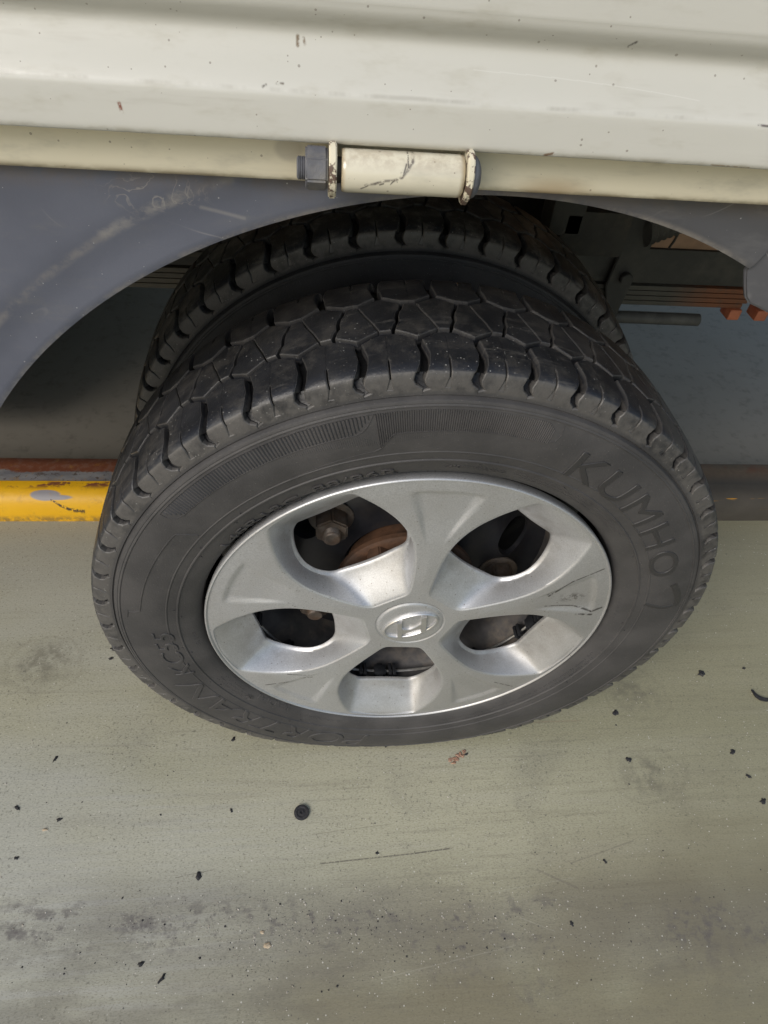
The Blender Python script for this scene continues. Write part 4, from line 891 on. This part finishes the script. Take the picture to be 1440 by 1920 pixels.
for i, (x, y, sz, asp, tz, lab) in enumerate(CR):
    o = link('rubber_crumb', crumb(i + 3, sz / 1000., sz * asp / 1000., sz * .45 / 1000.), M_CRUMB); o.location = (x, y, .0); o.rotation_euler = (0, 0, tz)
    tag(o, lab, 'rubber crumb', 'rubber crumbs scattered on the floor')
# moulded rubber disc
V, F = lathe_y(np.array([(0, 8.2), (-1.6, 8.6), (-2.8, 8.3), (-3.3, 7.2), (-3.2, 5.6), (-2.6, 5.0), (-2.6, 3.0), (-2.9, 2.4), (-2.8, 1.5), (-1.6, 1.1), (-1.5, .05)]) / 1000., 40)
V = np.stack([V[:, 0], -V[:, 2] * 0 + V[:, 2], -V[:, 1]], -1)
o = link('rubber_disc', mesh('rubber_disc', V, F, angle=40), M_CRUMB); o.location = (-.102, -.071, .0002); o.rotation_euler = (.03, -.02, 0)
tag(o, 'round black rubber disc with a dimple lying on the floor below the tyre', 'rubber disc')
# curved scrap at the right edge
bm = bmesh.new(); out = [(-9, 10), (-6, 9.5), (-4.5, 4), (-1, 0), (5, -3), (12, -4), (13, -7), (5, -8.5), (-3, -6.5), (-8, -1)]
f = bm.faces.new([bm.verts.new((x / 1000., y / 1000., 0)) for x, y in out]); r = bmesh.ops.extrude_face_region(bm, geom=[f]); bmesh.ops.translate(bm, vec=(0, 0, .0026), verts=[v for v in r['geom'] if isinstance(v, bmesh.types.BMVert)])
bmesh.ops.bevel(bm, geom=list(bm.edges), offset=.0007, segments=2, affect='EDGES')
o = link('rubber_scrap', bm_mesh('rubber_scrap', bm), M_CRUMB); o.location = (.523, .056, .0002); tag(o, 'curved black rubber scrap at the right edge of the floor', 'rubber scrap')
# rust flake cluster
V = []; F = []
rr = random.Random(2)
for k in range(14):
    me_ = crumb(100 + k, rr.uniform(.0014, .0034), rr.uniform(.0010, .0024), rr.uniform(.0008, .0020), .5, 8); n = len(V)
    dx = rr.uniform(-.009, .010); dy = dx * .55 + rr.uniform(-.0035, .0035)
    V += [(v.co.x + dx, v.co.y + dy, v.co.z) for v in me_.vertices]; F += [tuple(i + n for i in p.vertices) for p in me_.polygons]; bpy.data.meshes.remove(me_)
o = link('rust_flake', mesh('rust_flake', V, F, angle=40), M_FLAKE); o.location = (.088, -.014, 0); tag(o, 'crumbly pinkish brown rust flake on the floor below the tyre', 'rust flake')
for i, (x, y, sz, nm, lab) in enumerate(((-.135, -.200, 3.6, 'pebble', 'tan rounded pebble lying in the dark mud smear at the lower left'), (-.141, -.188, 2.2, 'pebble', 'small pale pebble just above the tan pebble in the mud'), (-.382, -.076, 3.0, 'wood_chip', 'pale tan wood chip on the floor at the far left'))):
    o = link(nm, crumb(60 + i, sz / 1000., sz * (.8 if nm == 'pebble' else .45) / 1000., sz * .5 / 1000., .2), M_PEBBLE); o.location = (x, y, 0); tag(o, lab, nm.replace('_', ' '))
# grit: thousands of pale and dark grains, thicker along the muddy bands
V = []; F = []; G_N = 5200
px = np.concatenate([rng.uniform(-.62, .66, 2200), rng.normal(-.08, .17, 2200), rng.normal(.02, .12, 800)]); py = np.concatenate([rng.uniform(-.34, .37, 2200), rng.normal(-.188, .020, 2200), rng.normal(-.215, .02, 800)])
sz = np.minimum(rng.lognormal(math.log(.00042), .45, G_N), .0013)
octv = np.array([(1, 0, 0), (0, 1, 0), (-1, 0, 0), (0, -1, 0), (0, 0, 1)], float); octf = [(0, 1, 4), (1, 2, 4), (2, 3, 4), (3, 0, 4)]
def grit(idx):
    V = []; F = []
    for q, i in enumerate(idx):
        a = rng.uniform(0, 2 * PI); ca, sa = math.cos(a), math.sin(a); sc = sz[i] * rng.uniform(.6, 1.4, 3); P = octv * sc
        V += [(px[i] + p[0] * ca - p[1] * sa, py[i] + p[0] * sa + p[1] * ca, p[2] * .9 + .00003) for p in P]; F += [tuple(k + 5 * q for k in f) for f in octf]
    return mesh('grit', V, F, smooth=False)
pick = rng.random(G_N); keep = (py < .37) & ~((px > -.10) & (px < .10) & (py > .0) & (py < .35))
def m_grit():
    g = G('pale stone grit'); n = g.noise(240, 2); return g.done(g.mix(g.st(n, .35, .65), (.28, .25, .21), (.56, .53, .48)), .6)
tag(link('grit', grit(np.where(keep & (pick < .26))[0]), m_grit()), 'pale sandy grit strewn over the floor', 'grit', kind='stuff')
tag(link('grit', grit(np.where(keep & (pick >= .82))[0]), M_CRUMB), 'fine black rubber grit strewn over the floor', 'grit', kind='stuff')

for o in list(COL.objects):                                   # seat the loose bits on the deck
    if o.parent is None and o.get('category') in ('rubber crumb', 'rubber disc', 'rubber scrap', 'rust flake', 'pebble', 'wood chip'):
        o.location.x = CAM[0] + (o.location.x - CAM[0]) * .986; o.location.y = CAM[1] + (o.location.y - CAM[1]) * .986
